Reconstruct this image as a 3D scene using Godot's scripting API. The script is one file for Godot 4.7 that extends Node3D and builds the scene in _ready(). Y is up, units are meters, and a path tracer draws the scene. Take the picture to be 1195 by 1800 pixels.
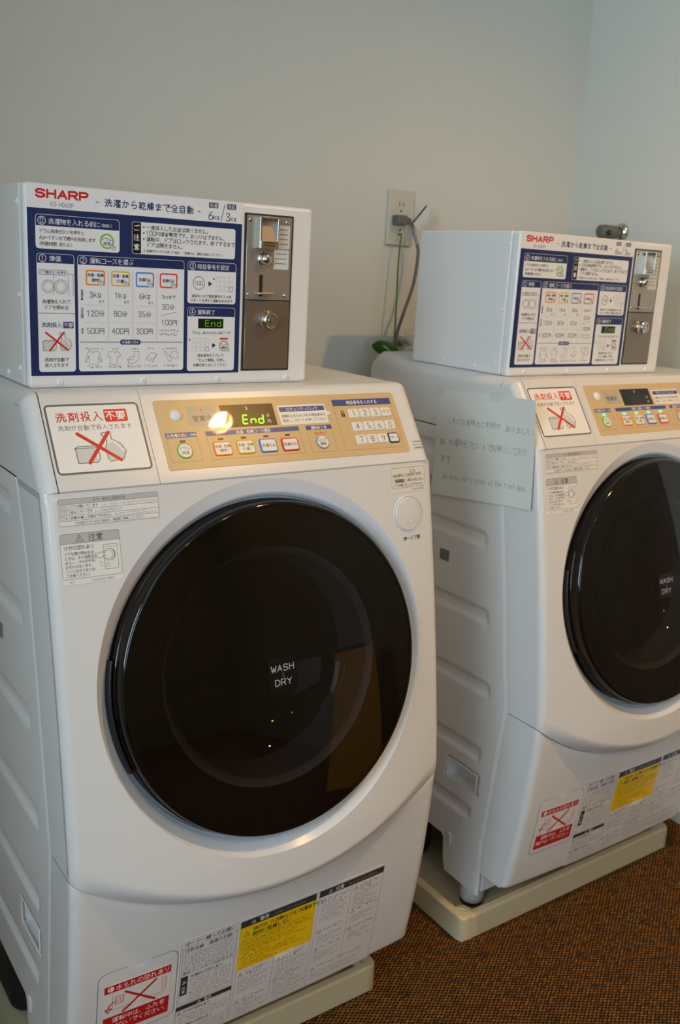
extends Node3D
# Two coin-operated washer-dryers with coin boxes on top, standing in drip pans on woven carpet in a laundry corner.
# Measures in metres. Machine parts are laid out with x from the coin box's left face, y from the floor, z from the coin box's front face.

const CX := 0.282          # middle of the machine
const HW := 0.303          # half its width
const WALL_Z := -0.515
const WALL_X := 1.518
const SECOND := Vector3(0.849, -0.0016, -0.0086)   # from the first machine to the second
const CEIL := 2.5

var bases := {}
var names := {}
var M := {}

func _ready() -> void:
	# ---- camera
	var cam := Camera3D.new()
	cam.name = "camera"
	cam.fov = rad_to_deg(2.0 * atan(900.0 / 1654.03))
	cam.near = 0.02
	cam.far = 60.0
	cam.transform = Transform3D(Basis(Vector3.UP, -0.61527) * Basis(Vector3.RIGHT, -0.25304) * Basis(Vector3.BACK, 0.05524), Vector3(-0.35923, 1.25896, 1.20809))
	var lens := CameraAttributesPhysical.new()   # a compact camera focused on the first machine
	lens.frustum_focal_length = 12.0 * 1654.03 / 900.0
	lens.frustum_focus_distance = 1.27
	lens.frustum_near = 0.02
	lens.frustum_far = 60.0
	lens.exposure_aperture = 4.5
	cam.attributes = lens
	cam.fov = rad_to_deg(2.0 * atan(900.0 / 1654.03))
	add_child(cam)
	# ---- sky and exposure
	var sky_look := ProceduralSkyMaterial.new()
	sky_look.sky_top_color = Color(0.62, 0.72, 0.86)
	sky_look.sky_horizon_color = Color(0.80, 0.86, 0.92)
	sky_look.ground_bottom_color = Color(0.30, 0.31, 0.30)
	sky_look.ground_horizon_color = Color(0.55, 0.57, 0.58)
	sky_look.sun_angle_max = 0.0
	var env := Environment.new()
	env.background_mode = Environment.BG_SKY
	env.sky = Sky.new()
	env.sky.sky_material = sky_look
	env.background_energy_multiplier = SKY
	env.tonemap_mode = Environment.TONE_MAPPER_LINEAR
	env.tonemap_exposure = EXPOSURE
	env.sdfgi_enabled = true
	env.ssao_enabled = true
	env.ssil_enabled = true
	var we := WorldEnvironment.new()
	we.name = "surroundings"
	we.environment = env
	add_child(we)
	# ---- daylight that comes in at the window of the left room wall
	var day := AreaLight3D.new()
	day.name = "window_daylight"
	day.area_size = Vector2(WIN_Z1 - WIN_Z0, WIN_Y1 - WIN_Y0)
	day.light_color = Color(0.85, 0.94, 1.0)
	day.light_energy = DAY
	day.area_range = 12.0
	day.shadow_enabled = true
	day.position = Vector3(ROOM_X0 + 0.05, (WIN_Y0 + WIN_Y1) / 2, (WIN_Z0 + WIN_Z1) / 2)
	day.rotation.y = -PI / 2
	add_child(day)
	# the same daylight at the second window, behind the camera
	var back := AreaLight3D.new()
	back.name = "rear_window_daylight"
	back.area_size = Vector2(REAR_X1 - REAR_X0, WIN_Y1 - WIN_Y0)
	back.light_color = day.light_color
	back.light_energy = DAY_REAR
	back.area_range = 12.0
	back.shadow_enabled = true
	back.position = Vector3((REAR_X0 + REAR_X1) / 2, (WIN_Y0 + WIN_Y1) / 2, ROOM_Z1 - 0.05)
	add_child(back)
	make_materials()
	build_room()
	build_carpet_prints()
	build_machines()
	build_coin_boxes()
	build_pans()
	build_services()
	build_note()
	build_sign()

const SKY := 2.2
const EXPOSURE := 0.96
const DAY := 4.8
const LAMP := 1.6
const ROOM_X0 := -1.75
const ROOM_Z1 := 3.4
const DAY_REAR := 1.2
const REAR_X0 := -1.5
const REAR_X1 := 0.1
const WIN_Z0 := 0.50
const WIN_Z1 := 1.85
const WIN_Y0 := 1.00
const WIN_Y1 := 2.25
const NOOK_X := -0.75       # the nook's left wall, which ends at NOOK_Z
const NOOK_Z := 0.50

# ---------------------------------------------------------------- scene tree
func numbered(called: String) -> String:
	names[called] = names.get(called, -1) + 1
	return called if names[called] == 0 else "%s_%03d" % [called, names[called]]

func tag(o: Node3D, label: String, category: String, group := "") -> void:
	o.set_meta("label", label)
	o.set_meta("category", category)
	if group:
		o.set_meta("group", group)

func thing(called: String, label: String, category: String, at: Vector3, group := "") -> Node3D:
	var o := Node3D.new()
	o.name = numbered(called)
	add_child(o)
	o.position = at
	bases[o] = at
	tag(o, label, category, group)
	return o

func part(called: String, s: Shape, m: Material, parent: Node3D, label := "") -> MeshInstance3D:
	var o := MeshInstance3D.new()
	o.name = called
	o.mesh = s.mesh(m)
	o.cast_shadow = GeometryInstance3D.SHADOW_CASTING_SETTING_ON
	parent.add_child(o, true)
	if bases.has(parent):
		o.position = -bases[parent]
	if label:
		o.set_meta("label", label)
	return o

func structure(called: String, s: Shape, m: Material, label: String) -> MeshInstance3D:
	var o := MeshInstance3D.new()
	o.name = called
	o.mesh = s.mesh(m)
	add_child(o, true)
	o.set_meta("kind", "structure")
	o.set_meta("label", label)
	o.set_meta("category", called.split("_")[0])
	return o

# ---------------------------------------------------------------- mesh building
class Shape:
	var v := PackedVector3Array()
	var n := PackedVector3Array()
	var t := PackedVector2Array()

	func tri(a: Vector3, b: Vector3, c: Vector3, na: Vector3, nb: Vector3, nc: Vector3, ta := Vector2.ZERO, tb := Vector2.ZERO, tc := Vector2.ZERO) -> void:
		var g := (b - a).cross(c - a)
		if g.length_squared() < 1e-20:
			return
		if g.dot(na + nb + nc) > 0.0:
			v.append(a); v.append(c); v.append(b)
			n.append(na); n.append(nc); n.append(nb)
			t.append(ta); t.append(tc); t.append(tb)
		else:
			v.append(a); v.append(b); v.append(c)
			n.append(na); n.append(nb); n.append(nc)
			t.append(ta); t.append(tb); t.append(tc)

	func flat(a: Vector3, b: Vector3, c: Vector3, d: Vector3, out: Vector3, ta := Vector2(0, 0), tb := Vector2(1, 0), tc := Vector2(1, 1), td := Vector2(0, 1)) -> void:
		var g := (b - a).cross(d - a).normalized()
		if g == Vector3.ZERO:
			g = (c - b).cross(d - b).normalized()
		if g.dot(out) < 0.0:
			g = -g
		tri(a, b, c, g, g, g, ta, tb, tc)
		tri(a, c, d, g, g, g, ta, tc, td)

	# a grid of points (rows of equal length) with smooth normals; out(p) points away from the solid
	func sheet(rows: Array, out: Callable, wrap := false, uvs: Array = []) -> void:
		var h := rows.size()
		var w: int = rows[0].size()
		var nn := []
		for i in h:
			var line := PackedVector3Array()
			var r: PackedVector3Array = rows[i]
			for j in w:
				var l: Vector3 = r[posmod(j - 1, w)] if wrap else r[maxi(j - 1, 0)]
				var g: Vector3 = r[posmod(j + 1, w)] if wrap else r[mini(j + 1, w - 1)]
				var du := g - l
				var dv: Vector3 = rows[mini(i + 1, h - 1)][j] - rows[maxi(i - 1, 0)][j]
				var k := du.cross(dv).normalized()
				if k == Vector3.ZERO:
					k = out.call(r[j]).normalized()
				elif k.dot(out.call(r[j])) < 0.0:
					k = -k
				line.append(k)
			nn.append(line)
		for i in h - 1:
			for j in (w if wrap else w - 1):
				var q := (j + 1) % w
				var ua := Vector2.ZERO
				var ub := Vector2.ZERO
				var uc := Vector2.ZERO
				var ud := Vector2.ZERO
				if uvs:
					ua = uvs[i][j]; ub = uvs[i][q]; uc = uvs[i + 1][q]; ud = uvs[i + 1][j]
				tri(rows[i][j], rows[i][q], rows[i + 1][q], nn[i][j], nn[i][q], nn[i + 1][q], ua, ub, uc)
				tri(rows[i][j], rows[i + 1][q], rows[i + 1][j], nn[i][j], nn[i + 1][q], nn[i + 1][j], ua, uc, ud)

	func box(lo: Vector3, hi: Vector3) -> void:
		rbox((lo + hi) / 2, hi - lo, 0.0)

	# a box with rounded edges
	func rbox(mid: Vector3, size: Vector3, r: float, steps := 4) -> void:
		var e := size / 2
		r = minf(r, minf(e.x, minf(e.y, e.z)) * 0.999)
		var inner := e - Vector3(r, r, r)
		for axis in 3:
			for side in [-1.0, 1.0]:
				var a := (axis + 1) % 3
				var b := (axis + 2) % 3
				var ca := ticks(e[a], inner[a], r, steps)
				var cb := ticks(e[b], inner[b], r, steps)
				for i in ca.size() - 1:
					for j in cb.size() - 1:
						var p := []
						var q := []
						var u := []
						for c in [[i, j], [i + 1, j], [i + 1, j + 1], [i, j + 1]]:
							var k := Vector3.ZERO
							k[axis] = side * e[axis]
							k[a] = ca[c[0]]
							k[b] = cb[c[1]]
							var near := k.clamp(-inner, inner)
							var d := k - near
							var nd := Vector3.ZERO
							nd[axis] = side
							if r > 0.0:
								nd = d.normalized()
							p.append(mid + (near + nd * r if r > 0.0 else k))
							q.append(nd)
							u.append(Vector2(k[a], k[b]))
						tri(p[0], p[1], p[2], q[0], q[1], q[2], u[0], u[1], u[2])
						tri(p[0], p[2], p[3], q[0], q[2], q[3], u[0], u[2], u[3])

	func ticks(e: float, inner: float, r: float, steps: int) -> PackedFloat32Array:
		var out := PackedFloat32Array()
		if r <= 0.0:
			return PackedFloat32Array([-e, e])
		for i in steps:
			out.append(-inner - r * tan(PI / 4 * (1.0 - float(i) / steps)))
		out.append(-inner)
		if inner > 1e-6:
			out.append(inner)
		for i in range(1, steps + 1):
			out.append(inner + r * tan(PI / 4 * float(i) / steps))
		return out

	# a profile of (radius, height) turned round the axis through o along up; creases sharper than 35 degrees stay sharp
	func lathe(o: Vector3, up: Vector3, prof: Array, seg := 48, from := 0.0, sweep := TAU, ref := Vector3.ZERO) -> void:
		up = up.normalized()
		var ex := ref if ref != Vector3.ZERO else (Vector3.RIGHT if absf(up.x) < 0.9 else Vector3.UP)
		ex = (ex - up * ex.dot(up)).normalized()
		var ey := up.cross(ex)
		var ns := []
		for i in prof.size() - 1:
			var d: Vector2 = prof[i + 1] - prof[i]
			ns.append(Vector2(-d.y, d.x).normalized())
		for i in prof.size() - 1:
			var n0: Vector2 = ns[i]
			var n1: Vector2 = ns[i]
			if i > 0 and ns[i - 1].dot(ns[i]) > 0.82:
				n0 = (ns[i - 1] + ns[i]).normalized()
			if i < prof.size() - 2 and ns[i + 1].dot(ns[i]) > 0.82:
				n1 = (ns[i + 1] + ns[i]).normalized()
			var p0: Vector2 = prof[i]
			var p1: Vector2 = prof[i + 1]
			for k in seg:
				var a0 := from + sweep * k / seg
				var a1 := from + sweep * (k + 1) / seg
				var c0 := ex * cos(a0) + ey * sin(a0)
				var c1 := ex * cos(a1) + ey * sin(a1)
				var A := o + c0 * p0.x + up * p0.y
				var B := o + c1 * p0.x + up * p0.y
				var C := o + c1 * p1.x + up * p1.y
				var D := o + c0 * p1.x + up * p1.y
				var na := c0 * n0.x + up * n0.y
				var nb := c1 * n0.x + up * n0.y
				var nc := c1 * n1.x + up * n1.y
				var nd := c0 * n1.x + up * n1.y
				tri(A, B, C, na, nb, nc)
				tri(A, C, D, na, nc, nd)

	# a round rod along a smoothed path
	func tube(path: Array, r: float, seg := 10, smooth := 6, closed_ends := true) -> void:
		var pts := PackedVector3Array()
		for i in path.size() - 1:
			var p0: Vector3 = path[maxi(i - 1, 0)]
			var p1: Vector3 = path[i]
			var p2: Vector3 = path[i + 1]
			var p3: Vector3 = path[mini(i + 2, path.size() - 1)]
			for k in smooth:
				pts.append(p1.cubic_interpolate(p2, p0, p3, float(k) / smooth))
		pts.append(path[path.size() - 1])
		var rows := []
		var side := Vector3.ZERO
		for i in pts.size():
			var d := (pts[mini(i + 1, pts.size() - 1)] - pts[maxi(i - 1, 0)]).normalized()
			if side == Vector3.ZERO:
				side = d.cross(Vector3.UP if absf(d.y) < 0.9 else Vector3.RIGHT).normalized()
			side = (side - d * side.dot(d)).normalized()
			var up := d.cross(side)
			var row := PackedVector3Array()
			for k in seg:
				row.append(pts[i] + (side * cos(TAU * k / seg) + up * sin(TAU * k / seg)) * r)
			rows.append(row)
			if closed_ends and (i == 0 or i == pts.size() - 1):
				var nd := -d if i == 0 else d
				for k in seg:
					tri(pts[i], row[k], row[(k + 1) % seg], nd, nd, nd)
		for i in rows.size() - 1:
			for k in seg:
				var q := (k + 1) % seg
				var a: Vector3 = rows[i][k]
				var b: Vector3 = rows[i][q]
				var c: Vector3 = rows[i + 1][q]
				var e: Vector3 = rows[i + 1][k]
				tri(a, b, c, (a - pts[i]).normalized(), (b - pts[i]).normalized(), (c - pts[i + 1]).normalized())
				tri(a, c, e, (a - pts[i]).normalized(), (c - pts[i + 1]).normalized(), (e - pts[i + 1]).normalized())

	# a plate whose outline (seen from its middle) lies on the surface at(x, y), raised by lift, with a small bevelled edge; uv runs 0..1 over box
	func plate(outline: PackedVector2Array, mid: Vector2, at: Callable, lift: float, bevel: float, box2: Rect2, rings := 6) -> void:
		var rows := []
		var uvs := []
		var w := outline.size()
		for i in range(1, rings + 1):
			var row := PackedVector3Array()
			var line := PackedVector2Array()
			for j in w:
				var c := mid + (outline[j] - mid) * (float(i) / rings)
				if i == rings:
					c = outline[j] - (outline[j] - mid).normalized() * bevel
				row.append(at.call(c.x, c.y, lift))
				line.append((c - box2.position) / box2.size)
			rows.append(row)
			uvs.append(line)
		var o: Vector3 = at.call(mid.x, mid.y, lift)
		var out: Vector3 = (at.call(mid.x, mid.y, lift + 0.01) - o).normalized()
		var face := func(_p): return out
		sheet(rows, face, true, uvs)
		var um := (mid - box2.position) / box2.size
		for j in w:
			var q := (j + 1) % w
			tri(o, rows[0][j], rows[0][q], out, out, out, um, uvs[0][j], uvs[0][q])
		var top: PackedVector3Array = rows[rings - 1]
		for j in w:
			var q := (j + 1) % w
			var a: Vector3 = at.call(outline[j].x, outline[j].y, lift - bevel)
			var b: Vector3 = at.call(outline[q].x, outline[q].y, lift - bevel)
			var a2: Vector3 = at.call(outline[j].x, outline[j].y, -0.0004)
			var b2: Vector3 = at.call(outline[q].x, outline[q].y, -0.0004)
			var away := (a - o)
			away = (away - out * away.dot(out)).normalized()
			flat(top[j], top[q], b, a, (away + out).normalized(), uvs[rings - 1][j], uvs[rings - 1][q], uvs[rings - 1][q], uvs[rings - 1][j])
			flat(a, b, b2, a2, away, uvs[rings - 1][j], uvs[rings - 1][q], uvs[rings - 1][q], uvs[rings - 1][j])

	func mesh(m: Material) -> ArrayMesh:
		var a := []
		a.resize(Mesh.ARRAY_MAX)
		a[Mesh.ARRAY_VERTEX] = v
		a[Mesh.ARRAY_NORMAL] = n
		a[Mesh.ARRAY_TEX_UV] = t
		var o := ArrayMesh.new()
		o.add_surface_from_arrays(Mesh.PRIMITIVE_TRIANGLES, a)
		o.surface_set_material(0, m)
		return o

func rounded(x0: float, y0: float, x1: float, y1: float, r: float, steps := 5) -> PackedVector2Array:
	var out := PackedVector2Array()
	for c in [[x1 - r, y1 - r, 0.0], [x0 + r, y1 - r, PI / 2], [x0 + r, y0 + r, PI], [x1 - r, y0 + r, 1.5 * PI]]:
		for k in steps + 1:
			var a: float = c[2] + PI / 2 * k / steps
			out.append(Vector2(c[0] + r * cos(a), c[1] + r * sin(a)))
	# points along the straight sides, so that plates follow curved panels
	var full := PackedVector2Array()
	for i in out.size():
		var p := out[i]
		var q := out[(i + 1) % out.size()]
		full.append(p)
		var k := int(p.distance_to(q) / 0.02)
		for j in range(1, k + 1):
			full.append(p.lerp(q, float(j) / (k + 1)))
	return full

func round_outline(c: Vector2, r: float, steps := 40) -> PackedVector2Array:
	var out := PackedVector2Array()
	for k in steps:
		out.append(c + Vector2(cos(TAU * k / steps), sin(TAU * k / steps)) * r)
	return out

func smooth(a: float, b: float, x: float) -> float:
	var t := clampf((x - a) / (b - a), 0.0, 1.0)
	return t * t * (3.0 - 2.0 * t)

func table(keys: Array, x: float) -> float:
	# piecewise straight line through [x, y] pairs of rising x
	if x <= keys[0][0]:
		return keys[0][1]
	for i in keys.size() - 1:
		if x <= keys[i + 1][0]:
			return lerpf(keys[i][1], keys[i + 1][1], (x - keys[i][0]) / (keys[i + 1][0] - keys[i][0]))
	return keys[-1][1]

# ---------------------------------------------------------------- lettering: one pen-stroke alphabet for every print
# A glyph is a list of tokens on a 16 x 16 square. A token of hex digits is a pen stroke (x y pairs); a token that starts with another glyph sets that glyph into the box x0 y0 x1 y1.
var GLYPHS := {
	"氵": "41d3 16b8 1fe9", "扌": "04f4 909f4e 0bf8", "亻": "d008 747f", "木": "04f4 808f 850d 85fd", "日": "20d0df2f20 27d7", "口": "12e2ee1e12", "糸": "702585 d218 18e8 888f 3b1e cbee", "辶": "1133 06363c0f 3c6fff",
	"門": "0f00606606 0363 fff09096f6 93f3", "言": "6091 03f3 36c6 38c8 3bcbcf3f3b", "隹": "5006 343f 34f4 38e8 3beb 3fff 949f 9084", "米": "2145 e1b5 07f7 808f 870e 87fe", "頁": "01f1 7163 23d3db2b23 26d6 28d8 5c1f acff",
	"貝": "20d0db2b20 24d4 28d8 5b1f abff", "田": "11e1ee1e11 17e7 818e", "阝": "101f 10d086d87c3a", "土": "15e5 808e 0efd", "月": "20290f 20d0dfaf 25d5 2ada", "王": "11f1 17e7 0efd 818e", "火": "2437 e3b7 80861f 87ff",
	"殳": "303507 30b0b6f6 19d90f 39ff", "車": "12e2 24d4da2a24 27d7 0cfc 808f", "寺": "12e2 8086 06f6 09f9 b7bf8e 4b6d", "力": "04e4dfae 70761f", "牜": "3016 24e4 0af8 808f", "女": "04f4 603acf b49a0f", "己": "10e0e717 171eeefb",
	"先": "4025 33d3 8087 07f7 675b0f a7aefefb", "洗": "氵004f 先40ff", "濯": "氵004f ヨ50a5 ヨa0f5 隹56ff", "乾": "0282 4045 日157a 0c8c 4a4f b094 a2f2 96e69d9ffffc", "燥": "火006f 口80d3 口63a8 口b3f8 木68ff",
	"全": "8006 80f6 37d7 3bdb 1fff 878f", "自": "8062 22d2df2f22 26d6 2bdb", "重": "d021 03f3 25d5da2a25 28d8 818f 1cec 0fff", "動": "重009f 力92ff", "勿": "4008 33f3dfae 731d b35f", "物": "牜006f 勿70ff", "入": "508298ff 851f",
	"前": "4063 c0a3 04f4 1f17777f 1a7a 1d7d b7bc f6ffdf", "無": "3004 23e3 06f6 0afa 333a 636a a3aa d3da 2c1f 6c6f acbf ecff", "斗": "2153 1547 0bf9 b0bf", "料": "米007f 斗80ff", "争": "5014 41b183 24d4db2b 07f7 848f5e",
	"浄": "氵004f 争50ff", "甲": "11e1e91911 15e5 818f", "押": "扌006f 甲70ff", "水": "808f5e 05651d e397 86fe", "曹": "01f1 23d3d72723 5057 a0a7 25d5 日29df", "槽": "木006f 曹70ff", "内": "1f13e3ef 80863b 86cb",
	"所": "0171 14747818 141a0f e092 92988f 96f6 d6df", "要": "01f1 13e3e71713 6167 a1a7 0afa 764ccf ca8d1f", "時": "日015e 寺70ff", "間": "門00ff 日48bf", "勺": "5018 34f4df9e 78ab", "約": "糸006f 勺70ff",
	"分": "6008 a0f8 38c8bf8e 786b2f", "主": "7092 14e4 29d9 0fff 848f", "注": "氵004f 主50ff", "意": "8082 12e2 5264 b2a4 05f5 日37cb 2d0f 5d5fbfbd 8c9d dcfe", "一": "07f7", "度": "8082 22f2 22290f 45f5 7378c8c3 5ada4f 6bff",
	"投": "扌006f 殳70ff", "金": "8006 80f6 46b6 29d9 868f 4b5d bbad 0fff", "戻": "01f1 24e4e727 24290f 3bfb 988b3f 9bff", "円": "1f11e1efcf 18e8 8188", "石": "02f2 721a 38d8de3e38", "更": "01f1 24d4da2a24 27d7 818a1f 4bff",
	"硬": "石006f 更70ff", "貨": "4004 2327 e194 9096f6f4 貝38cf", "専": "11e1 23d3d72723 25d5 8089 09f9 b9bf8e 4b6d", "用": "21290f 21e1efcf 25e5 29e9 818f", "運": "辶00ff 5350f0f3 64e4 76d6da7a76 78d8 6cec a3ad",
	"云": "21d1 06f6 762edd b9ff", "転": "車007f 云80ff", "中": "13e3ea1a13 808f", "冬": "5007 42c20b 34fb 6a9b 4daf", "終": "糸006f 冬70ff", "了": "12d285 858f4e", "開": "門00ff 48b8 3bcb 686b4f a8af", "不": "01f1 911a 848f a6fa",
	"十": "07f7 808f", "場": "土005f 日80d6 68f8 8a6d 7aeadfbe ba7f", "合": "8007 80f7 46b6 口29df", "追": "辶00ff a083 73d3d777 737c 79e9ec7c", "加": "力008f 口93ff", "準": "氵0049 隹50f9 0cfc 8a8f",
	"備": "亻005f 62f2 9094 d0d4 65f5 655f 8f88f8ff 8bfb b8bf", "選": "辶00ff 己5094 己b0f4 57f7 4bfb 858b c5cb 7b5d cbfd", "音": "8082 12e2 5265 b2a5 06f6 日39cf", "暗": "日015e 音60ff", "正": "01f1 818f 87e7 363f 0fff",
	"証": "言006f 正70ff", "番": "c041 8189 04f4 3254 d2b4 8409 84f9 田39cf", "号": "口30c6 08f8 584bdbcf8f", "設": "言006f 殳70ff", "定": "8082 0502f2f5 36c6 868e 8ada 491f 2c7fff",
	"票": "01f1 13e3e61613 6166 a1a6 28d8 0bfb 8b8f 5c2f bcef", "標": "木005f 票60ff", "少": "8088 4318 c3f7 d90f", "量": "日30c4 06f6 27d7db2b27 29d9 878f 2ded 0fff", "剤": "5052 02a2 8217 2397 282c0f 888f 2a8a 2c8c c2ca f0ffdf",
	"閉": "門00ff 49c9 979f7f 994e", "目": "20d0df2f20 25d5 2ada", "安": "8082 0502f2f5 09f9 654cdf b98d1f", "表": "12e2 25d5 08f8 8088 780d 4b4f8e d9ab 88ff", "示": "31c1 06f6 868f5e 4a1e bafe", "出": "808e 2226d6d2 090efef9",
	"解": "3004 216144 141b0f 14747f 1777 1a7a 444a 81f1e6c6 b187 a89b 9afa 8dfd c8cf", "余": "8006 80f6 46c6 19f9 868f6e 4b2e cbee", "除": "阝005f 余60ff", "衣": "8083 03f3 830a 474f8d e6a9 84ff", "類": "米0078 0a7a 494b0f 4b7f 頁80ff",
	"取": "0181 212c 616f 2565 2868 0d8b 92f28f 93ff", "後": "4004 541a 383f b073b4 e277 77f6 a76b 99e95f 8aff", "台": "7025e4 b2f6 口29df", "始": "女006f 台70ff", "容": "8082 0502f2f4 4527 b5d7 860c 86fc 口4bbf",
	"営": "2042 7082 d0b2 0603f3f6 口45b9 口3acf", "業": "5053 a0a3 2143 d1b3 03f3 4456 b4a6 26d6 38c8 0bfb 868f 7b1f 9bff", "尺": "21d1d727 21280f 77ff", "択": "扌006f 尺70ff", "盗": "1032 0744 7054 62e2c4 a28658 a4f8 2e2adade 6a6e aaae 0fff",
	"難": "0272 2024 5054 2454 16666919 0b7b 444b0f 4b7f 隹80ff", "方": "8083 03f3 53570f 57d7cf8e", "防": "阝005f 方60ff", "止": "808f 87e7 363f 0fff", "桁": "木005f 9063 9568 b2f2 a6f6 d6dfbe", "対": "4043 0383 63590f 167f 84f4 d0dfae 97ba",
	"処": "4007 33830e 267dff a2a89b a2d2daf9", "去": "23d3 8088 07f7 672edd baff", "法": "氵004f 去50ff", "非": "505f a0af 0353 0757 0b5b a3f3 a7f7 abfb", "排": "扌005f 非60ff", "偏": "亻005f 61f1 73e3e676 737a5f 8f88f8ff 8bfb b8bf d8df",
	"兑": "3053 c0a3 24d4d92924 695c0f a9aefefc", "脱": "月006f 兑70ff", "也": "06e4eaba 808b 333efefb", "他": "亻005f 也50ff", "管": "3003 2171 4153 a083 91f1 c1d3 0805f5f8 47c7ca4a 474f 4cdcdf4f", "里": "20d0d82820 24d4 808f 1cec 0fff",
	"理": "王006f 里70ff", "者": "22b2 7075 05f5 e11b 日48cf", "連": "辶00ff 車50fd", "各": "5006 42c209 34f9 口3ade", "絡": "糸006f 各70ff", "恐": "0161 3136 0776 919588 91d1d7f7f5 a3b5 2b0f 5b5fbfbc 8a9c dbfe", "旨": "d133 2026e6e4 日28df",
	"指": "扌006f 旨70ff", "子": "21d187 878f5e 07f7", "肖": "8085 3153 d1b3 2f25d5df 28d8 2bdb", "消": "氵004f 肖50ff", "様": "木005f 8092 d0c2 63f3 75e5 67f7 a3a7 水68ff", "願": "0181 11190f 日3379 595f 3b2d 7b8d 頁90ff",
	"常": "7072 2142 d1b2 0603f3f6 口45b9 2e2adade 898f", "点": "8085 82e2 35c5ca3a35 2c1f 6c6f acbf ecff", "検": "木005f b066 b0f6 85e5 77e7ea7a77 b5ba ba6f bbff", "青": "11e1 23d3 06f6 8086 2f28d8df 2ada 2cdc", "清": "氵004f 青50ff",
	"掃": "扌005f 70e0e575 72e2 6a67f7fa 8e8adade b8bf", "警": "0272 2023 5053 147477 2656 9084 83f3 e389 93f8 29d9 0bfb 口4cbf", "告": "4014 32d2 06f6 8086 口29df", "由": "14e4ee1e14 19e9 808e", "油": "氵004f 由50ff", "付": "亻005f 64f4 c0cf9e 77a9",
	"色": "5014 42b285 25d5d929 7579 252ffffc", "絶": "糸006f 色70ff", "漏": "氵004f 51e1e555 515a4f 67f7 7f79f9ff b7bf 9aab", "手": "d021 15e5 09f9 818f5e", "客": "8082 0502f2f5 各34df", "禾": "d032 05f5 818f 860c 86fb", "利": "禾008f b2ba f0ffdf",
	"預": "1161 6143 3255 077759 474f2e 頁80ff", "感": "0181 11190f 93f3 3464 口3578 d28b a0ac 2c0f 5c5fbfbd dcfe",
	"あ": "23d2 70687e b58b3e1b68b7e9de9f", "い": "232a4d7b d3e8", "う": "50a1 26b4d8af6f", "え": "60a1 35c41f 799eff", "お": "13a3 606e3f1c69b8ebcf9f d2f5", "か": "05a4b79e6d 60481f c3f8", "が": "05a4b79e6d 60481f b4e9 d1e3 f0f2",
	"き": "23d2 17e5 60ba79 3b4ecf", "く": "b037bf", "け": "21182f 55f4 b0b98f", "こ": "22c2a4 1a3dee", "ご": "23b2a4 1b3eed d0e2 f0f2", "さ": "14e3 70ba8a 3b4fcf", "し": "303c6fbfea", "す": "03f3 909a8d5f 9666597a98", "そ": "31c017f6 c6898ddf", "せ": "06f5 404dde b0b8a8", "じ": "303c6fbfea 91a3 c1d3", "ど": "4066 d3493c6fee c0d2 e0f2",
	"た": "1392 601f 87e6 8baefe", "だ": "1392 601f 87e6 8baefe c0d2 e0f2", "つ": "16b4f7ec6f", "っ": "38c8ebcf8f", "て": "02f1867a9edf", "で": "02f1867a9edf c5d7 e4f6", "と": "4066 d3493c6fee", "な": "1382 5019 b2f5 b6bc8f5d8bfe", "に": "21182f 74e4 7b9efe",
	"の": "82694d1b3491e4f9be8f", "は": "21182f 55f5 b0bc8f6d8bfe", "ば": "21182f 55f5 b0bc8f6d8bfe d0e2 f0f2", "ふ": "6092 75a98f5d 381d c8fd", "ぶ": "6092 75a98f5d 381d c8fd d0e2 f0f2", "へ": "0a54fd", "ま": "13e3 27d7 808c5f3d6bed",
	"み": "31915b2e1b58fc c6bb8f", "め": "32587d b07a3d1a45b4f8dd9f", "も": "70595c7fcfeb 24b4 28b8", "や": "07b3f5d9a9 8092 327f", "よ": "808c5f2d5bed 84d3", "ら": "60a2 433a87d8ebbe6f", "り": "413857 b0c7ac6f", "る": "31c12986d7ebbe7f5d7b9d",
	"れ": "404f 1453 0c84b3bcdffd", "を": "22d2 7028769a e65a4d7fdf", "ん": "701f59897bbefb",
	"ト": "505f 56c9", "ド": "404f 46b9 b0c3 e0f3", "ラ": "31d1 15e5da6f", "ム": "702ddc a8ff", "ボ": "05d5 808f5e 471c b7ec d0e2 f0f2", "タ": "6018 43d3ba2f 57bb", "ン": "2265 2e9bf3", "イ": "d007 848f", "オ": "04f4 a0af7e 941d",
	"ア": "11e1a6 74792f", "ロ": "12e2ee1e12", "ッ": "274a 7689 d6cb6f", "ク": "6018 43d3ba4f", "コ": "12e2ee1e", "ー": "07f7", "ス": "22d2a70f 98fe", "セ": "06f4b9 404dee", "キ": "14d2 19f6 608f", "ュ": "47b7ad 2dfd", "リ": "313a d1d98f",
	"テ": "31d1 06f6 868a3f", "ィ": "c66a 898f", "エ": "22d2 828d 0dfd", "フ": "12e2d95f", "ナ": "05f5 808a4f", "メ": "c00f 36de", "シ": "2153 1548 1fbcf4", "ョ": "57c7cf5f 5bcb", "ル": "414a1f 919efa", "ャ": "29d7c9 505f", "ヨ": "12e2ee1e 18e8", "ツ": "2345 7284 d2c82f", "ワ": "1612e2d95f", "ハ": "411d b1ee", "パ": "411d a2de d0e2",
	"・": "7788", "。": "1c3c3e1e1c", "、": "1c3f", "「": "f0a0a6", "」": "595f0f", "※": "11ee e11e 8182 8d8e 1828 d8e8", "～": "08468aca",
	"0": "2070929d7f2f0d0220", "1": "13404f", "2": "04206084950f9f", "3": "0220608357 27578b8d6f2f0d", "4": "600a9a 606f", "5": "801017679a9d6f2f0d", "6": "70250a0d2f6f9d9a67270a", "7": "0090 903f", "8": "206082856727050220 2767999d6f2f0d0927", "9": "206092956727050220 92985f2f",
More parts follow.
